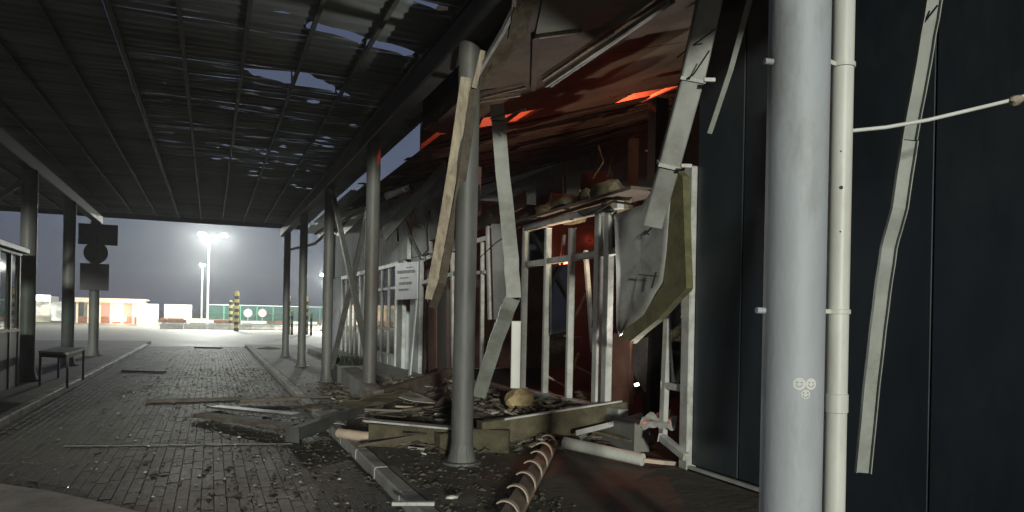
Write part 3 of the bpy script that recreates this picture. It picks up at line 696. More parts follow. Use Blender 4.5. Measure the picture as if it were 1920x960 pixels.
put('frame', join(box((c.x-1.5,c.y-.02,2.3),(c.x+1.5,c.y+.06,2.38)), box((c.x-1.5,c.y-.02,.77),(c.x+1.5,c.y+.06,.85)), box((c.x-1.5,c.y-.02,.85),(c.x-1.4,c.y+.06,2.3)), box((c.x+1.4,c.y-.02,.85),(c.x+1.5,c.y+.06,2.3))), M_whitep, t)
# guard rails
def rail(x0, x1, yy, dep, label):
    a = P(x0, yy, d=dep); yb = a.y; b = P(x1, yy, Y=yb)
    t = thing('guard_rail', ((a.x+b.x)/2, yb, -.06), label, 'guard rail', 'guard rails in the yard')
    nn = max(2, int((b.x-a.x)/2.5))
    for k in range(nn):
        xx0, xx1 = a.x+(b.x-a.x)*k/nn, a.x+(b.x-a.x)*(k+1)/nn
        put('rail', box((xx0+.01,yb-.06,.42), (xx1-.01,yb,.72)), M_whitep if k % 2 else M_rust, t)
        put('leg', box((xx0+.06,yb+.01,-.06), (xx0+.18,yb+.13,.62)), M_pole, t)
rail(296, 640, 600, 74, 'long red and white guard rail in front of the green fence')
rail(300, 430, 598, 90, 'far short guard rail left of the tall floodlight mast')
kb = thing('jersey_barrier', tuple(P(340,607,d=66)), 'long low pale concrete barrier at the bright yard edge', 'barrier')
a = P(300,607,d=66)
for k in range(9): put('segment', sweep([(a.x+k*2.0,a.y,-.06),(a.x+k*2.0+1.96,a.y,-.06)], [(-.25,0),(.25,0),(.25,.08),(.1,.3),(.08,.5),(-.08,.5),(-.1,.3),(-.25,.08)], (0,1,0)), M_kerb, kb)
# fuel station at the far left
fs = P(70,600,d=95)
t = thing('fuel_station', (fs.x,fs.y,-.06), 'small lit station with white roof edge at far left, half behind the post', 'building')
def PF(a, b): return P(a, b, Y=fs.y)
put('fascia', box((PF(30,553).x,fs.y-.2,PF(70,564).z), (PF(95,553).x,fs.y,PF(70,553).z)), E_wht, t)
put('roof', box((PF(-20,553).x,fs.y+.01,PF(70,564).z), (PF(94,553).x,fs.y+6,PF(70,554).z)), M_whitep, t)
put('lit_front', box((PF(30,590).x,fs.y+2,.3), (PF(50,590).x,fs.y+2.1,PF(40,566).z)), E_hot, t)
put('shelf', box((PF(75,590).x,fs.y+1,.8), (PF(90,590).x,fs.y+1.3,1.7)), E_warm, t)
put('rear_wall', box((PF(-20,590).x,fs.y+5,-.06), (PF(120,590).x,fs.y+5.2,2.6)), M_wall, t)
for x_ in (33, 92): q = PF(x_,590).x; put('column', box((q-.12,fs.y+.3,-.06), (q+.12,fs.y+.55,PF(70,565).z)), M_whitep, t)
wl = thing('low_wall', tuple(PF(95,606)), 'low pale wall in front of the small lit station', 'wall')
put('coping', box((PF(40,600).x,fs.y-8,.62), (PF(118,600).x,fs.y-7.6,.75)), M_whitep, wl)
put('wall_body', box((PF(40,600).x,fs.y-7.95,-.06), (PF(118,600).x,fs.y-7.65,.615)), M_cream, wl)
# ================================================================== LEFT ISLAND
# sign plates seen from behind
sp = thing('sign_board', tuple(P(184,440,Y=26.55)), 'wide dark sign board seen from behind, top of the stack on the left post', 'sign', 'sign plates on the left post')
a, b = P(147,418,Y=26.5), P(221,461,Y=26.5)
put('plate', box((a.x,26.5,b.z), (b.x,26.54,a.z)), M_plate, sp, bev=.008)
put('bracket', box((a.x+.2,26.545,(a.z+b.z)/2-.03), (b.x-.2,26.6,(a.z+b.z)/2+.03)), M_steel, sp)
put('neck', box((-3.6,26.46,b.z-.25), (-3.4,26.495,b.z+.3)), M_plate, sp)
q = P(180,474,Y=26.5)
rs = thing('round_sign', tuple(q), 'round grey sign plate seen from behind, middle of the stack on the left post', 'sign', 'sign plates on the left post')
put('plate', disc(q, .35, (0,-1,0), .03), M_plate, rs); put('bracket', box((q.x-.25,q.y+.005,q.z-.03), (q.x+.25,q.y+.06,q.z+.03)), M_steel, rs)
a, b = P(150,493,Y=26.5), P(204,545,Y=26.5)
s3 = thing('sign_board', tuple(P(177,520,Y=26.5)), 'square grey sign board seen from behind, lowest on the left post', 'sign', 'sign plates on the left post')
put('plate', box((a.x,26.5,b.z), (b.x,26.54,a.z)), M_plate, s3, bev=.008); put('bracket', box((a.x+.15,26.545,(a.z+b.z)/2-.03), (b.x-.15,26.6,(a.z+b.z)/2+.03)), M_steel, s3)
# bright bracket under the canopy end
br = P(178,402,Y=27.2); put('beam_end_bracket', bar(br+Vector((-.25,-.3,.2)), br+Vector((.12,.1,-.1)), .1, .16), M_alu, can)
# kiosk
kx0, kx1, ky0, ky1 = -5.8, -3.42, 12.0, 16.6
ki = thing('kiosk', ((kx0+kx1)/2, (ky0+ky1)/2, IS), 'glazed checkpoint kiosk with pale frame at the left edge', 'kiosk')
for y in (ky0, 13.5, 15.05, 15.85, ky1-.08):
    for x in (kx0, kx1-.08): put('frame_post', box((x,y,IS), (x+.08,y+.08,2.6)), M_alu if y > 16 else M_strip, ki)
put('roof', box((kx0-.12,ky0-.12,2.66), (kx1+.12,ky1+.12,2.76)), M_alu, ki, bev=.01)
put('head_rail', box((kx0,ky0,2.605), (kx1+.02,ky1,2.655)), M_alu, ki)
put('lower_panel', box((kx1-.07,ky0+.08,IS), (kx1-.02,ky1-.08,1.15)), M_signb, ki); put('lower_panel', box((kx0+.02,ky0+.08,IS), (kx0+.06,ky1-.08,1.15)), M_signb, ki)
put('lower_panel', box((kx0+.08,ky1-.06,IS), (kx1-.08,ky1-.02,1.15)), M_signb, ki)
put('sill', box((kx1-.1,ky0+.08,1.152), (kx1+.03,ky1-.09,1.2)), M_alu, ki)
for a_, b_ in ((ky0+.09,13.49),(13.59,15.04),(15.14,15.84),(15.94,ky1-.09)): put('pane', box((kx1-.05,a_,1.21), (kx1-.04,b_,2.6)), M_glass, ki)
put('pane', box((kx0+.09,ky1-.05,1.16), (kx1-.09,ky1-.04,2.6)), M_glass, ki)
ca = thing('metal_cabinet', (-3.15,10.4,IS), 'low grey metal cabinet with pale top edge at the left kerb', 'cabinet')
put('body', box((-3.7,9.4,IS), (-2.76,11.35,.95)), M_signb, ca, bev=.01); put('top', box((-3.72,9.38,.955), (-2.73,11.38,.985)), M_alu, ca)
put('skirting', box((-2.755,9.42,IS), (-2.73,11.37,.17)), M_alu, ca)
for y in (10.05,10.7): put('door_seam', box((-2.759,y,.2), (-2.752,y+.012,.92)), M_black, ca)
# table
a, b, c = P(128,661,Z=.78), P(160,652,Z=.78), P(72,658,Z=.78)
tb = thing('table', (a.x-.5, a.y+.4, IS), 'pale-topped bare table standing between the left posts', 'table')
dd = c + (b-a)
put('table_top', slab([(v.x,v.y,.74) for v in (a,b,dd,c)], (0,0,.04)), M_alu, tb)
ctr = (a+b+c+dd)/4
for v in (a,b,c,dd):
    q = v + (ctr-v)*.08; put('leg', box((q.x-.02,q.y-.02,IS), (q.x+.02,q.y+.02,.738)), M_steel, tb)
put('apron', slab([(v.x,v.y,.66) for v in [u+(ctr-u)*.1 for u in (a,b,dd,c)]], (0,0,.078)), M_steel, tb)

# ================================================================== NOTICE, WIRES, HANGING PIECES
NX = 4.2
a, b, c_, d_ = P(742,494,X=NX), P(783,490,X=NX), P(782,560,X=NX), P(743,562,X=NX)
no = thing('notice', tuple(d_), 'white notice sheet with printed grey lines on the pale facade', 'notice')
put('sheet', slab([a,b,c_,d_], (.02,0,0)), M_signw, no)
def onn(u, v): return a*(1-u)*(1-v)+b*u*(1-v)+c_*u*v+d_*(1-u)*v + Vector((-.004,0,0))
for (u0,u1,v0,v1) in ((.08,.9,.21,.29),(.2,.62,.40,.43),(.16,.74,.53,.60),(.14,.62,.71,.76),(.5,.85,.13,.15)):
    u = u0
    while u < u1-.03:
        w_ = min(u1-u, random.uniform(.08,.2)); put('print_line', slab([onn(u,v0),onn(u+w_-.02,v0),onn(u+w_-.02,v1),onn(u,v1)], (-.002,0,0)), M_ink, no); u += w_
lt = put('leaning_trim', bar(P(781,560,X=4.25), P(768,704,X=4.0), .12, .03, (0,1,0)), M_wall, None, 'white leaning strip below the notice sheet', 'strip')
def hang(pts, r, label, X, m_=None, cat='cable', grp='loose black cables'):
    return put('cable', tube([P(x_, y_, X=X) for x_, y_ in pts], r, 7), m_ or M_cable, None, label, cat, grp, smooth=True)
hang([(757,395),(770,440),(790,480),(803,468),(800,430),(806,395)], .018, 'black cable looping on the pale upper wall above the notice', 4.4)
hang([(770,385),(782,418),(795,425),(802,400)], .014, 'short slack black cable high on the pale upper wall', 4.4)
hang([(745,420),(746,452)], .03, 'stubby black cable end on the pale wall left of the loop', 4.4)
hang([(975,425),(930,455),(905,478),(896,488)], .0065, 'thin black wire tied to the bent grey strip at mid height', 3.2)
hang([(1340,55),(1290,92),(1270,108)], .0065, 'upper black wire crossing the bent grey duct', 3.62)
hang([(1330,95),(1300,140),(1268,160)], .0065, 'lower black wire crossing the bent grey duct', 3.62)
hang([(1185,383),(1150,378),(1120,395),(1095,405),(1085,398)], .014, 'black cable drooping over the window head', 4.35)
hang([(1758,10),(1728,48)], .0065, 'short black wire on top of the long hanging strip', 4.02)
hang([(920,222),(945,215),(985,205)], .01, 'thin wire tied around the top of the bent grey strip', 3.0)
hang([(922,226),(950,228)], .01, 'second wire loop around the top of the bent grey strip', 3.0)
# white cable to the right with knotted end
pts = [P(1546,246,d=3.5), P(1600,245,d=3.5), P(1660,239,d=3.5), P(1740,225,d=3.5), P(1820,206,d=3.5), P(1895,188,d=3.5)]
wc_ = thing('white_cable', tuple(pts[0]), 'white cable stretched from the pale post to the right edge', 'cable')
put('cord', tube(pts, .0095, 10), M_wcable, wc_, smooth=True)
put('knot', chunk(pts[-1]+RT0*.02, .045, .03, .022, 5, 2), M_wood, wc_, smooth=True)
put('cord_tail', tube([pts[-1], P(1960,168,d=3.5), P(2100,120,d=3.5)], .0095, 10), M_wcable, wc_, smooth=True)
# leaning wooden boards by post
put('plank', sweep(wob([P(874,145,X=2.3), P(849,320,X=2.26), P(813,520,X=2.24), P(806,560,X=2.24)], 3, .003, 5), rect(.105,.035), FWD.cross(UP0)), M_wood, None, 'tan wooden plank leaning against the round post, outer one', 'plank')
put('plank', sweep([P(890,165,X=2.36), P(866,340,X=2.32), P(829,530,X=2.3), P(812,575,X=2.3)], rect(.085,.04), FWD.cross(UP0)), M_wood2, None, 'darker plank leaning behind the tan plank at the round post', 'plank')
put('lath', bar(P(905,95,X=2.4), P(888,165,X=2.34), .05, .03), M_wood, None, 'short lath at the top of the leaning planks', 'lath')
# bent grey strip
put('bent_strip', join(sweep(wob([P(932,195,X=3.1), P(943,330,X=3.12), P(957,460,X=3.12), P(963,558,X=3.12)], 4, .004, 1), channel(.165,.05,.006), -RT0),
                       sweep(wob([P(961,560,X=3.11), P(930,640,X=3.1), P(898,745,X=3.1)], 4, .01, 2), channel(.165,.05,.006), -RT0)), M_strip, None, 'kinked grey metal strip hanging right of the round post', 'metal strip')
# big duct
du = thing('bent_duct', tuple(P(1225,400,X=3.7)), 'long pale square duct hanging diagonally before the navy wall', 'duct')
put('tube_section', sweep([P(1337,-30,X=3.695), P(1297,150,X=3.695)], rect(.2,.1), RT0), M_sheet, du, bev=.01)
put('tube_section', sweep([P(1297,151,X=3.7), P(1254,310,X=3.7)], rect(.19,.095), RT0), M_sheet, du, bev=.01)
put('tube_section', sweep([P(1254,311,X=3.705), P(1222,425,X=3.71)], rect(.18,.09), RT0), M_sheet, du, bev=.01)
for a_, b_, w_ in (((1298,146),(1296.5,152),.215), ((1255,307),(1253,313),.205)):
    put('collar', sweep([P(*a_,X=3.695), P(*b_,X=3.695)], rect(w_,.112), RT0), M_alu, du); q = P(a_[0]+22, b_[1]-2, X=3.695)
    put('collar_tab', bar(q, q+RT0*.09, .03, .03), M_alu, du)
put('hanging_strip', sweep([P(1408,-10,X=4.1), P(1370,130,X=4.1), P(1330,250,X=4.1)], rect(.045,.02), RT0), M_strip, None, 'narrow strip hanging between the duct and the pale post', 'metal strip')
put('hanging_strip', sweep(wob([P(1752,-20,X=4.05), P(1728,120,X=4.05), P(1702,262,X=4.05)], 5, .0015, 3), channel(.095,.03,.006), RT0), M_strip, None, 'upper half of the long hanging strip before the navy wall', 'metal strip')
put('hanging_strip', sweep(wob([P(1703,264,X=4.03), P(1684,390,X=4.0), P(1664,465,X=3.98), P(1648,580,X=3.98), P(1632,720,X=3.97), P(1616,886,X=3.95)], 4, .0015, 4), channel(.1,.03,.006), RT0), M_strip, None, 'lower kinked half of the long hanging strip before the navy wall', 'metal strip')
# long white profile under ceiling
lp = thing('ceiling_profile', tuple(PR(1025,160,-.1)), 'long pale double profile hanging under the soffit', 'profile')
for o_, w_ in ((0,.03), (8,.022)): put('rail', bar(PR(1024+o_,160,-.1), PR(1256+o_,2-o_*.3,-.1), w_, .05), M_alu, lp)
put('web', bar(PR(1028,160,-.085), PR(1260,0,-.085), .06, .012), M_soff, lp)
# torn sandwich panel
sw = thing('torn_wall_panel', tuple(P(1170,630,X=4.2)), 'torn pale sandwich panel with olive core hanging beside the window', 'panel')
sk = [(1153,402),(1180,392),(1205,384),(1240,330),(1262,322),(1256,390),(1250,470),(1243,530),(1228,552),(1205,590),(1180,612),(1163,630),(1157,615),(1156,520)]
kk = [P(a_, b_, X=4.12+.02*math.sin(i*1.9)) for i, (a_, b_) in enumerate(sk)]
cen = sum(kk, Vector())/len(kk)
V_ = [cen]; F_ = []
rings = 5
for r_ in range(1, rings+1):
    for i, p in enumerate(kk):
        q = cen + (p-cen)*(r_/rings); q.x += .03*noise.noise(q*2.2); V_.append(q)
nk = len(kk)
for i in range(nk): F_.append((0, 1+i, 1+(i+1) % nk))
for r_ in range(rings-1):
    for i in range(nk): F_.append((1+r_*nk+i, 1+(r_+1)*nk+i, 1+(r_+1)*nk+(i+1) % nk, 1+r_*nk+(i+1) % nk))
o = put('metal_skin', (V_, F_), M_sheet, sw, smooth=True); md = o.modifiers.new('thick', 'SOLIDIFY'); md.thickness = .012
core = [(1205,390),(1262,318),(1280,330),(1284,460),(1287,540),(1232,600),(1182,640),(1160,632),(1205,590),(1245,530)]
put('fibre_core', slab([P(a_, b_, X=4.19) for a_, b_ in core], (.08,0,0)), M_core, sw)
put('core_lip', slab([P(a_, b_, X=4.28) for a_, b_ in ((1262,316),(1281,326),(1290,544),(1186,644),(1236,590),(1266,532))], (.05,0,0)), M_core, sw)
for a_, b_ in (((1208,440),(1224,425)), ((1210,432),(1216,440)), ((1198,515),(1232,518)), ((1222,540),(1230,510))):
    put('tear', bar(P(*a_,X=4.03), P(*b_,X=4.03), .015, .012), M_black, sw)
# clumps of insulation over the window head
for k in range(16):
    a_ = random.uniform(990,1185); yy = 428 - (a_-985)*.24 - random.uniform(0,34)
    c_ = P(a_, yy, X=random.uniform(4.5,5.1)); s_ = random.uniform(.1,.24)
    put('insulation_clump', chunk(c_, s_, s_*1.3, s_*.7, k+1, 2), M_insul, None, 'brown clump of torn insulation lying over the broken window head', 'insulation', 'insulation over the window head')
put('head_board', bar((4.55,10.3,3.08), (4.6,7.0,3.1), .5, .04), M_brown, bld)
for k in range(9):
    a_ = (random.uniform(1000,1180), random.uniform(300,400)); X_ = random.uniform(4.7,6)
    part('hanging_shred', sweep([P(a_[0],a_[1]-30,X=X_), P(a_[0]+random.uniform(-10,10),a_[1],X=X_), P(a_[0]+random.uniform(-18,18),a_[1]+30,X=X_)], rect(.04,.01), (0,1,0)), M_insul if k % 2 else M_sheet)

# ================================================================== DEBRIS
ORD = ['first','second','third','fourth','fifth','sixth','seventh','eighth','ninth','tenth','eleventh','twelfth','thirteenth','fourteenth','fifteenth','sixteenth','seventeenth','eighteenth','nineteenth','twentieth']
ORD += ['twenty-'+o for o in ORD[:9]] + ['thirtieth'] + ['thirty-'+o for o in ORD[:9]] + ['fortieth']
def scrx(o): v = WL[o.name]-EYE; return v.dot(RT)/v.dot(FWD)
def gz(x, y, z): return P(x, y, Z=z)
def board(name, a_, b_, za, zb, w, h, m_, label, cat, grp=None, side=None):
    return put(name, bar(gz(*a_, za), gz(*b_, zb), w, h, side), m_, None, label, cat, grp, bev=min(w,h)*.12)
fb = thing('fallen_fascia', tuple(gz(830,810,.15)), 'long olive-brown fallen box fascia lying behind the round post', 'fascia')
put('box_section', bar(gz(695,815,.22), gz(955,828,.22), .12, .26), M_olive, fb, bev=.01); put('trim', bar(gz(690,788,.37), gz(855,803,.37), .15, .02), M_alu, fb)
fb = thing('fallen_fascia', tuple(gz(1050,790,.3)), 'olive fallen box fascia with pale top edge below the broken window', 'fascia')
put('box_section', bar(gz(900,815,.28), gz(1176,775,.45), .14, .3), M_olive, fb, bev=.01); put('trim', bar(gz(945,786,.45), gz(1165,752,.62), .05, .02), M_alu, fb)
board('fallen_fascia', (820,832), (940,820), .2, .22, .1, .22, M_olive, 'short olive box piece right at the foot of the round post', 'fascia')
board('fallen_beam', (690,752), (850,702), .35, .55, .15, .25, M_wood2, 'brown beam sloping up from the second post to the red doors', 'beam')
board('fallen_beam', (548,815), (712,755), .1, .25, .16, .16, M_steel, 'dark beam lying diagonally across the right kerb', 'beam')
board('broken_board', (380,778), (545,800), .06, .1, .3, .05, M_wood2, 'wide dark broken board lying in the lane', 'board')
board('broken_board', (400,762), (560,778), .05, .12, .25, .03, M_steel, 'thin dark sheet strip behind the wide broken board', 'board')
board('broken_board', (450,752), (690,742), .06, .12, .1, .06, M_wood2, 'long dark lath lying across the kerb towards the second post', 'board')
board('broken_board', (275,752), (455,746), .03, .03, .07, .04, M_wood2, 'long thin dark stick across the middle of the lane', 'stick')
board('broken_board', (230,695), (310,697), .03, .03, .12, .04, M_steel, 'dark stick lying at the left side of the lane', 'stick')
board('broken_board', (366,651), (416,652), .04, .04, .2, .06, M_steel, 'farthest dark stick lying in the lane', 'stick')
board('metal_rod', (120,836), (548,832), .008, .008, .012, .01, M_post, 'thin straight grey rod lying right across the lane', 'rod')
board('broken_board', (735,944), (815,944), .13, .13, .05, .03, M_alu, 'short pale lath lying on the right pavement at the bottom', 'lath')
board('broken_board', (755,835), (825,818), .14, .2, .05, .04, M_wood, 'tan lath leaning at the left of the round post foot', 'lath')
board('broken_board', (945,770), (1030,800), .5, .3, .06, .03, M_wood, 'pale lath sliding down beside the ochre stone', 'lath')
board('broken_board', (1030,770), (1085,762), .42, .48, .08, .03, M_alu, 'short pale lath on top of the olive fascia', 'lath')
put('pale_roll', tube([gz(635,812,.16), gz(680,818,.16), gz(715,820,.15)], .06, 10), M_hook, None, 'pale pinkish roll lying beside the right kerb', 'roll', smooth=True)
pp = thing('fallen_pipe', tuple(gz(1160,850,.2)), 'broken white pipe lying below the hanging torn panel', 'pipe')
put('pipe_length', tube([gz(1058,830,.24), gz(1150,850,.2), gz(1205,862,.18)], .065, 14), M_pipe, pp, smooth=True); put('split_end', sweep([gz(1205,862,.17), gz(1240,866,.15), gz(1266,868,.12)], rect(.11,.04), (0,1,0)), M_hook, pp)
st_ = put('stone_chunk', chunk(gz(975,748,.55), .2, .17, .14, 12, 2), M_stone, None, 'ochre broken stone block on the debris under the white stump', 'stone')
put('white_stump', bar(P(968,602,X=3.6), P(966,728,X=3.6), .12, .08, RT0), M_whitep, None, 'short white upright stump standing on the ochre stone', 'post', bev=.008)
put('plastic_film', crumple([gz(1195,805,.5), gz(1268,800,.5), gz(1258,765,.6), gz(1205,780,.6)], 14, 8, .09, 7, .004, 6), M_film, None, 'crumpled shiny plastic film at the foot of the glazed door', 'film', smooth=True)
put('film_strip', sweep([gz(1080,812,.3), gz(1140,797,.36), gz(1205,778,.48)], rect(.06,.015), (0,0,1)), M_film, None, 'thin shiny strip running to the crumpled film', 'strip')
put('scrap', crumple([gz(1205,838,.14), gz(1228,838,.14), gz(1224,812,.3), gz(1206,815,.3)], 6, 6, .04, 3, .004, 8), M_sheet, None, 'small upright scrap behind the fallen white pipe', 'scrap')
put('scrap', chunk(gz(848,932,.13), .06, .03, .02, 8, 1), M_whitep, None, 'small white scrap on the pavement beside the rail', 'scrap')
put('scrap', chunk(gz(944,836,.14), .06, .03, .02, 9, 1), M_hook, None, 'small pale scrap right of the round post foot', 'scrap')
# rail with curved hooks
hr = thing('hooked_rail', tuple(gz(985,900,.12)), 'fallen rusty rail with a row of curved tan hooks', 'rail')
A_, B_ = gz(948,985,.14), gz(1040,822,.16)
put('rail', bar(A_, B_, .16, .05), M_rail, hr, bev=.006)
ax = (B_-A_).normalized(); cr = ax.cross(UP0).normalized()
for k in range(8):
    p = A_ + (B_-A_)*((k+.25)/7.6)
    pts_ = []
    for q in range(13):
        th_ = R(-20 + 150*q/12); pts_.append(p + cr*(.1*math.cos(th_)-.02) + UP0*(.03+.12*math.sin(th_)) - ax*.02*math.sin(th_))
    V_, F_ = [], []
    for q, pt in enumerate(pts_):
        w_ = .034*math.sin(math.pi*min(1,(q+1.5)/14))**.6
        rad = (pt - (p+UP0*.03)).normalized()
        V_ += [pt-ax*w_-rad*.006, pt+ax*w_-rad*.006, pt+ax*w_+rad*.006, pt-ax*w_+rad*.006]
    for q in range(12):
        for e in range(4): F_.append((q*4+e, q*4+(e+1) % 4, q*4+4+(e+1) % 4, q*4+4+e))
    F_ += [(0,1,2,3), (48,49,50,51)]
    put('hook', (V_, F_), M_hook, hr)
# planter and concrete block by the far posts
plb = gz(632,715,IS); 
t = thing('planter', (plb.x,plb.y,IS), 'low dark planter box with weeds beside the braced posts', 'planter')
put('box', box((plb.x-.1,plb.y-.6,IS), (plb.x+.75,plb.y+1.2,.5)), M_steel, t, bev=.015)
V_, F_ = [], []
for k in range(260):
    p = Vector((plb.x+random.uniform(-.05,.7), plb.y+random.uniform(-.55,1.15), .5)); hh = random.uniform(.05,.22); a_ = random.uniform(0,6.28); b_ = len(V_)
    d_ = Vector((math.cos(a_),math.sin(a_),0)); V_ += [p-d_*.02, p+d_*.02, p+d_.cross(UP0)*.06+UP0*hh]; F_.append((b_,b_+1,b_+2))
put('weeds', (V_, F_), M_tree, t, kind='stuff')
# loose boards scattered over the debris heap (told apart only by place)
laths, tears, tears2 = [], [], []
TINT = {'dark_broken_wood':'dark', 'weathered_tan_wood':'tan', 'olive_fibre_core':'olive', 'brown_board':'brown', 'pale_sheet_metal':'pale', 'dark_steel':'grey'}
def tinted(o): return TINT[o.data.materials[0].name]
for k in range(34):
    a_ = random.uniform(700,1160); yy = random.uniform(745,850) - (a_-700)*.02
    if 840 < a_ < 905 and yy > 800: continue
    z_ = .14 + max(0, (850-yy)/420) + random.uniform(0,.08)
    c_ = gz(a_, yy, z_); L_ = random.uniform(.25,1.0); th_ = random.uniform(-1.2,1.2); dv = Vector((math.cos(th_),math.sin(th_),random.uniform(-.12,.2)))*L_/2
    o = put('loose_lath', bar(c_-dv, c_+dv, random.uniform(.03,.12), random.uniform(.012,.03)), random.choice([M_wood2,M_wood2,M_wood,M_olive,M_brown,M_sheet]), None, 'broken lath in the debris heap between the round posts and the windows', 'lath', 'laths in the debris heap'); laths.append(o)
for k in range(14):
    a_ = random.uniform(700,1100); yy = random.uniform(748,790); z_ = .2+(850-yy)/420
    c_ = gz(a_, yy, z_); s_ = random.uniform(.2,.5); th_ = random.uniform(0,3.1); e1 = Vector((math.cos(th_),math.sin(th_),random.uniform(-.3,.3)))*s_; e2 = Vector((-math.sin(th_),math.cos(th_),random.uniform(-.3,.3)))*s_*.6
    o = put('loose_sheet', crumple([c_-e1-e2, c_+e1-e2, c_+e1+e2, c_-e1+e2], 6, 4, .07, k+20, .008, 3), random.choice([M_olive,M_wood2,M_brown,M_sheet,M_steel]), None, 'torn sheet in the debris heap between the round posts and the windows', 'sheet', 'sheets in the debris heap'); tears.append(o)
for k in range(7):
    a_ = random.uniform(560,720); yy = random.uniform(752,800)
    c_ = gz(a_, yy, .15); s_ = random.uniform(.2,.4); th_ = random.uniform(0,3.1); e1 = Vector((math.cos(th_),math.sin(th_),random.uniform(-.2,.3)))*s_; e2 = Vector((-math.sin(th_),math.cos(th_),random.uniform(-.2,.3)))*s_*.5
    o = put('loose_sheet', crumple([c_-e1-e2, c_+e1-e2, c_+e1+e2, c_-e1+e2], 6, 4, .08, k+50, .008, 3), random.choice([M_wood2,M_sheet,M_steel]), None, 'torn sheet lying by the dark beam over the right kerb', 'sheet', 'sheets by the dark beam'); tears2.append(o)
for L_, w_ in ((laths,'broken lath in the debris heap'), (tears,'torn sheet in the debris heap'), (tears2,'torn sheet by the dark beam over the kerb')):
    for k, o in enumerate(sorted(L_, key=scrx)): o['label'] = tinted(o) + ' ' + w_ + ', ' + ORD[k] + ' counted from the left'
clumps = [o for o in bpy.data.objects if o.name.startswith('insulation_clump')]
for k, o in enumerate(sorted(clumps, key=scrx)): o['label'] = 'brown insulation clump over the broken window head, ' + ORD[k] + ' counted from the left'
# heap core, fine rubble, glass
V_, F_ = [], []
nx, ny = 40, 60
for i in range(nx+1):
    for j in range(ny+1):
        x = 2.0 + 2.45*i/nx; y = 7.3 + 8.2*j/ny
        e = max(0, min(1, (x-2.0)/1.4))*max(0, min(1, (y-7.3)/1.0))*max(0, min(1, (15.5-y)/2.5))
        z = IS - .03 + e*(.27 + .22*noise.noise(Vector((x*1.5,y*1.5,2))) + .1*noise.noise(Vector((x*5,y*5,4)))) + .03*noise.noise(Vector((x*9,y*9,1)))*e
        V_.append((x,y,z))
for i in range(nx):
    for j in range(ny): k = i*(ny+1)+j; F_.append((k, k+ny+1, k+ny+2, k+1))
put('debris_heap', (V_, F_), M_rub, None, 'heap of broken brown rubble against the windows', 'rubble', kind='stuff', smooth=True)
def heapz(x, y):
    e = max(0, min(1, (x-2.0)/1.4))*max(0, min(1, (y-7.3)/1.0))*max(0, min(1, (15.5-y)/2.5))
    return IS - .03 + e*(.27 + .22*noise.noise(Vector((x*1.5,y*1.5,2))) + .1*noise.noise(Vector((x*5,y*5,4)))) + .03*noise.noise(Vector((x*9,y*9,1)))*e
def splinters(n, seed, lmin, lmax):
    rnd = random.Random(seed); V_, F_ = [], []
    for _ in range(n):
        x, y = 2.05+2.35*rnd.random(), rnd.uniform(7.4,15); c = Vector((x,y,max(IS,heapz(x,y))+rnd.uniform(.0,.06)))
        th = rnd.uniform(0,6.28); d = Vector((math.cos(th),math.sin(th),rnd.uniform(-.35,.35)))*rnd.uniform(lmin,lmax); w = Vector((-math.sin(th),math.cos(th),rnd.uniform(-.5,.5)))*rnd.uniform(.008,.035); u = Vector((0,0,rnd.uniform(.006,.02))); b_ = len(V_)
        V_ += [c-d-w, c-d*.9+w, c+d*.85+w, c+d-w*.4, c-d-w+u, c-d*.9+w+u, c+d*.85+w+u, c+d-w*.4+u]
        F_ += [tuple(b_+i for i in f) for f in ((0,1,2,3),(4,5,6,7),(0,1,5,4),(1,2,6,5),(2,3,7,6),(3,0,4,7))]
    return V_, F_
put('heap_splinters', splinters(1100, 5, .03, .22), M_wood2, None, 'dark splinters covering the debris heap', 'splinters', kind='stuff')
put('heap_chips', splinters(600, 6, .02, .12), M_rub, None, 'dusty chips covering the debris heap', 'chips', kind='stuff')
put('heap_scraps', splinters(220, 7, .03, .14), M_sheet, None, 'pale scraps strewn over the debris heap', 'scraps', kind='stuff')
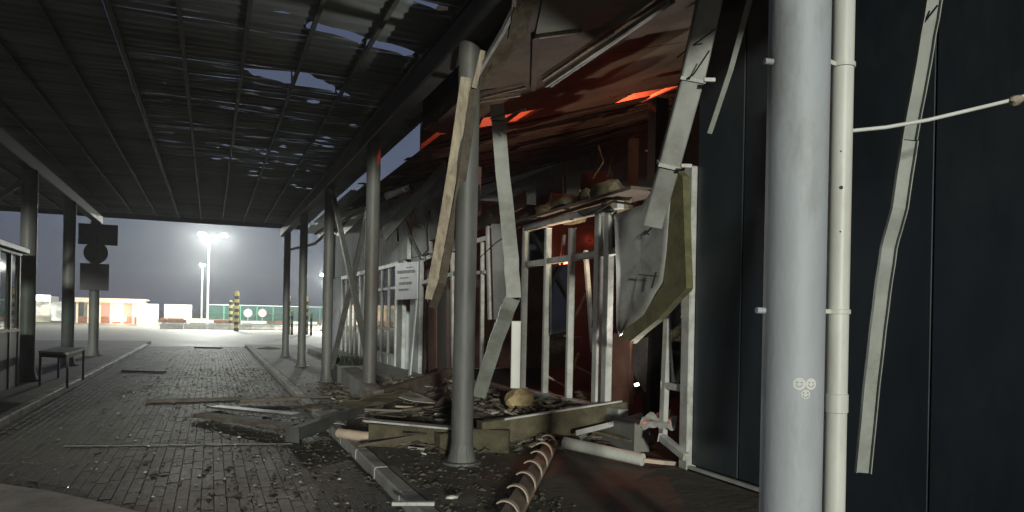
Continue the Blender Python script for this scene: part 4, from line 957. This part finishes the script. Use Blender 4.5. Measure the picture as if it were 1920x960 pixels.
def scatter(n, fn, smin, smax, seed):
    rnd = random.Random(seed); V_, F_ = [], []
    base = [Vector(v) for v in ((1,0,0),(-.6,.9,0),(-.7,-.8,0),(.1,.1,.9),(.4,-.7,.3))]
    for _ in range(n):
        x, y, z = fn(rnd); s = rnd.uniform(smin, smax)*rnd.choice([.5,.7,1,1,1.6]); a = rnd.uniform(0,6.28); ca, sa = math.cos(a), math.sin(a); st = rnd.uniform(.5,1.8); hh = rnd.uniform(.3,.9); b_ = len(V_)
        for v in base: X_, Y_ = v.x*s*st, v.y*s; V_.append((x+X_*ca-Y_*sa, y+X_*sa+Y_*ca, z+v.z*s*hh))
        F_ += [(b_,b_+1,b_+3),(b_+1,b_+2,b_+3),(b_+2,b_+4,b_+3),(b_+4,b_,b_+3)]
    return V_, F_
def zone(r):
    t_ = r.random()
    if t_ < .5:
        x, y = r.uniform(1.7,4.4), r.uniform(3.5,16)
        if y < 7.2 and x > 2.75: x = 1.7 + (x-2.75)*.6
        return x, y, IS+.002
    if t_ < .9: return 1.5-abs(r.gauss(0,1.3)), r.uniform(4,22), .004
    return r.uniform(-2.5,1.5), r.uniform(4,30), .004
put('rubble', scatter(5200, zone, .006, .026, 1), M_rub, None, 'small rubble scattered over lane and pavement', 'rubble', kind='stuff')
put('rubble_dark', scatter(600, zone, .004, .014, 2), M_wood2, None, 'dark splinters scattered over lane and pavement', 'splinters', kind='stuff')
def gz1(r):
    t_ = r.random()
    if t_ < .35: return r.uniform(-1.8,1.4), r.gauss(16.2,.5), .004
    if t_ < .55: return r.uniform(1.7,3.2), r.gauss(17.2,.7), IS+.002
    return r.gauss(.2,.9), r.uniform(4.5,13), .004
put('glass_shards', scatter(1000, lambda r: (lambda q: q if -2.5 < q[0] < 3.4 else (0,9,.004))(gz1(r)), .006, .018, 3), M_shard, None, 'bright glass splinters strewn across the lane', 'glass', kind='stuff')
put('rubble_pile', chunk(gz(502,656,.06), .45, .3, .12, 31, 2), M_rub, None, 'small dark pile of dirt on the far end of the lane', 'dirt pile')

# ================================================================== HAZE
hz = put('haze', box((-120,-40,-1.2), (120,240,13.5)), M_rub, None, 'thin night haze filling the yard', 'haze', kind='stuff')
HM = bpy.data.materials.new('haze_air'); HM.use_nodes = True; t = HM.node_tree; t.nodes.remove(t.nodes['Principled BSDF'])
pv = t.nodes.new('ShaderNodeVolumePrincipled'); pv.inputs['Color'].default_value = (.9,.93,.97,1); pv.inputs['Density'].default_value = .0012; pv.inputs['Anisotropy'].default_value = .62
t.links.new(pv.outputs[0], t.nodes['Material Output'].inputs['Volume'])
hz.data.materials.clear(); hz.data.materials.append(HM)
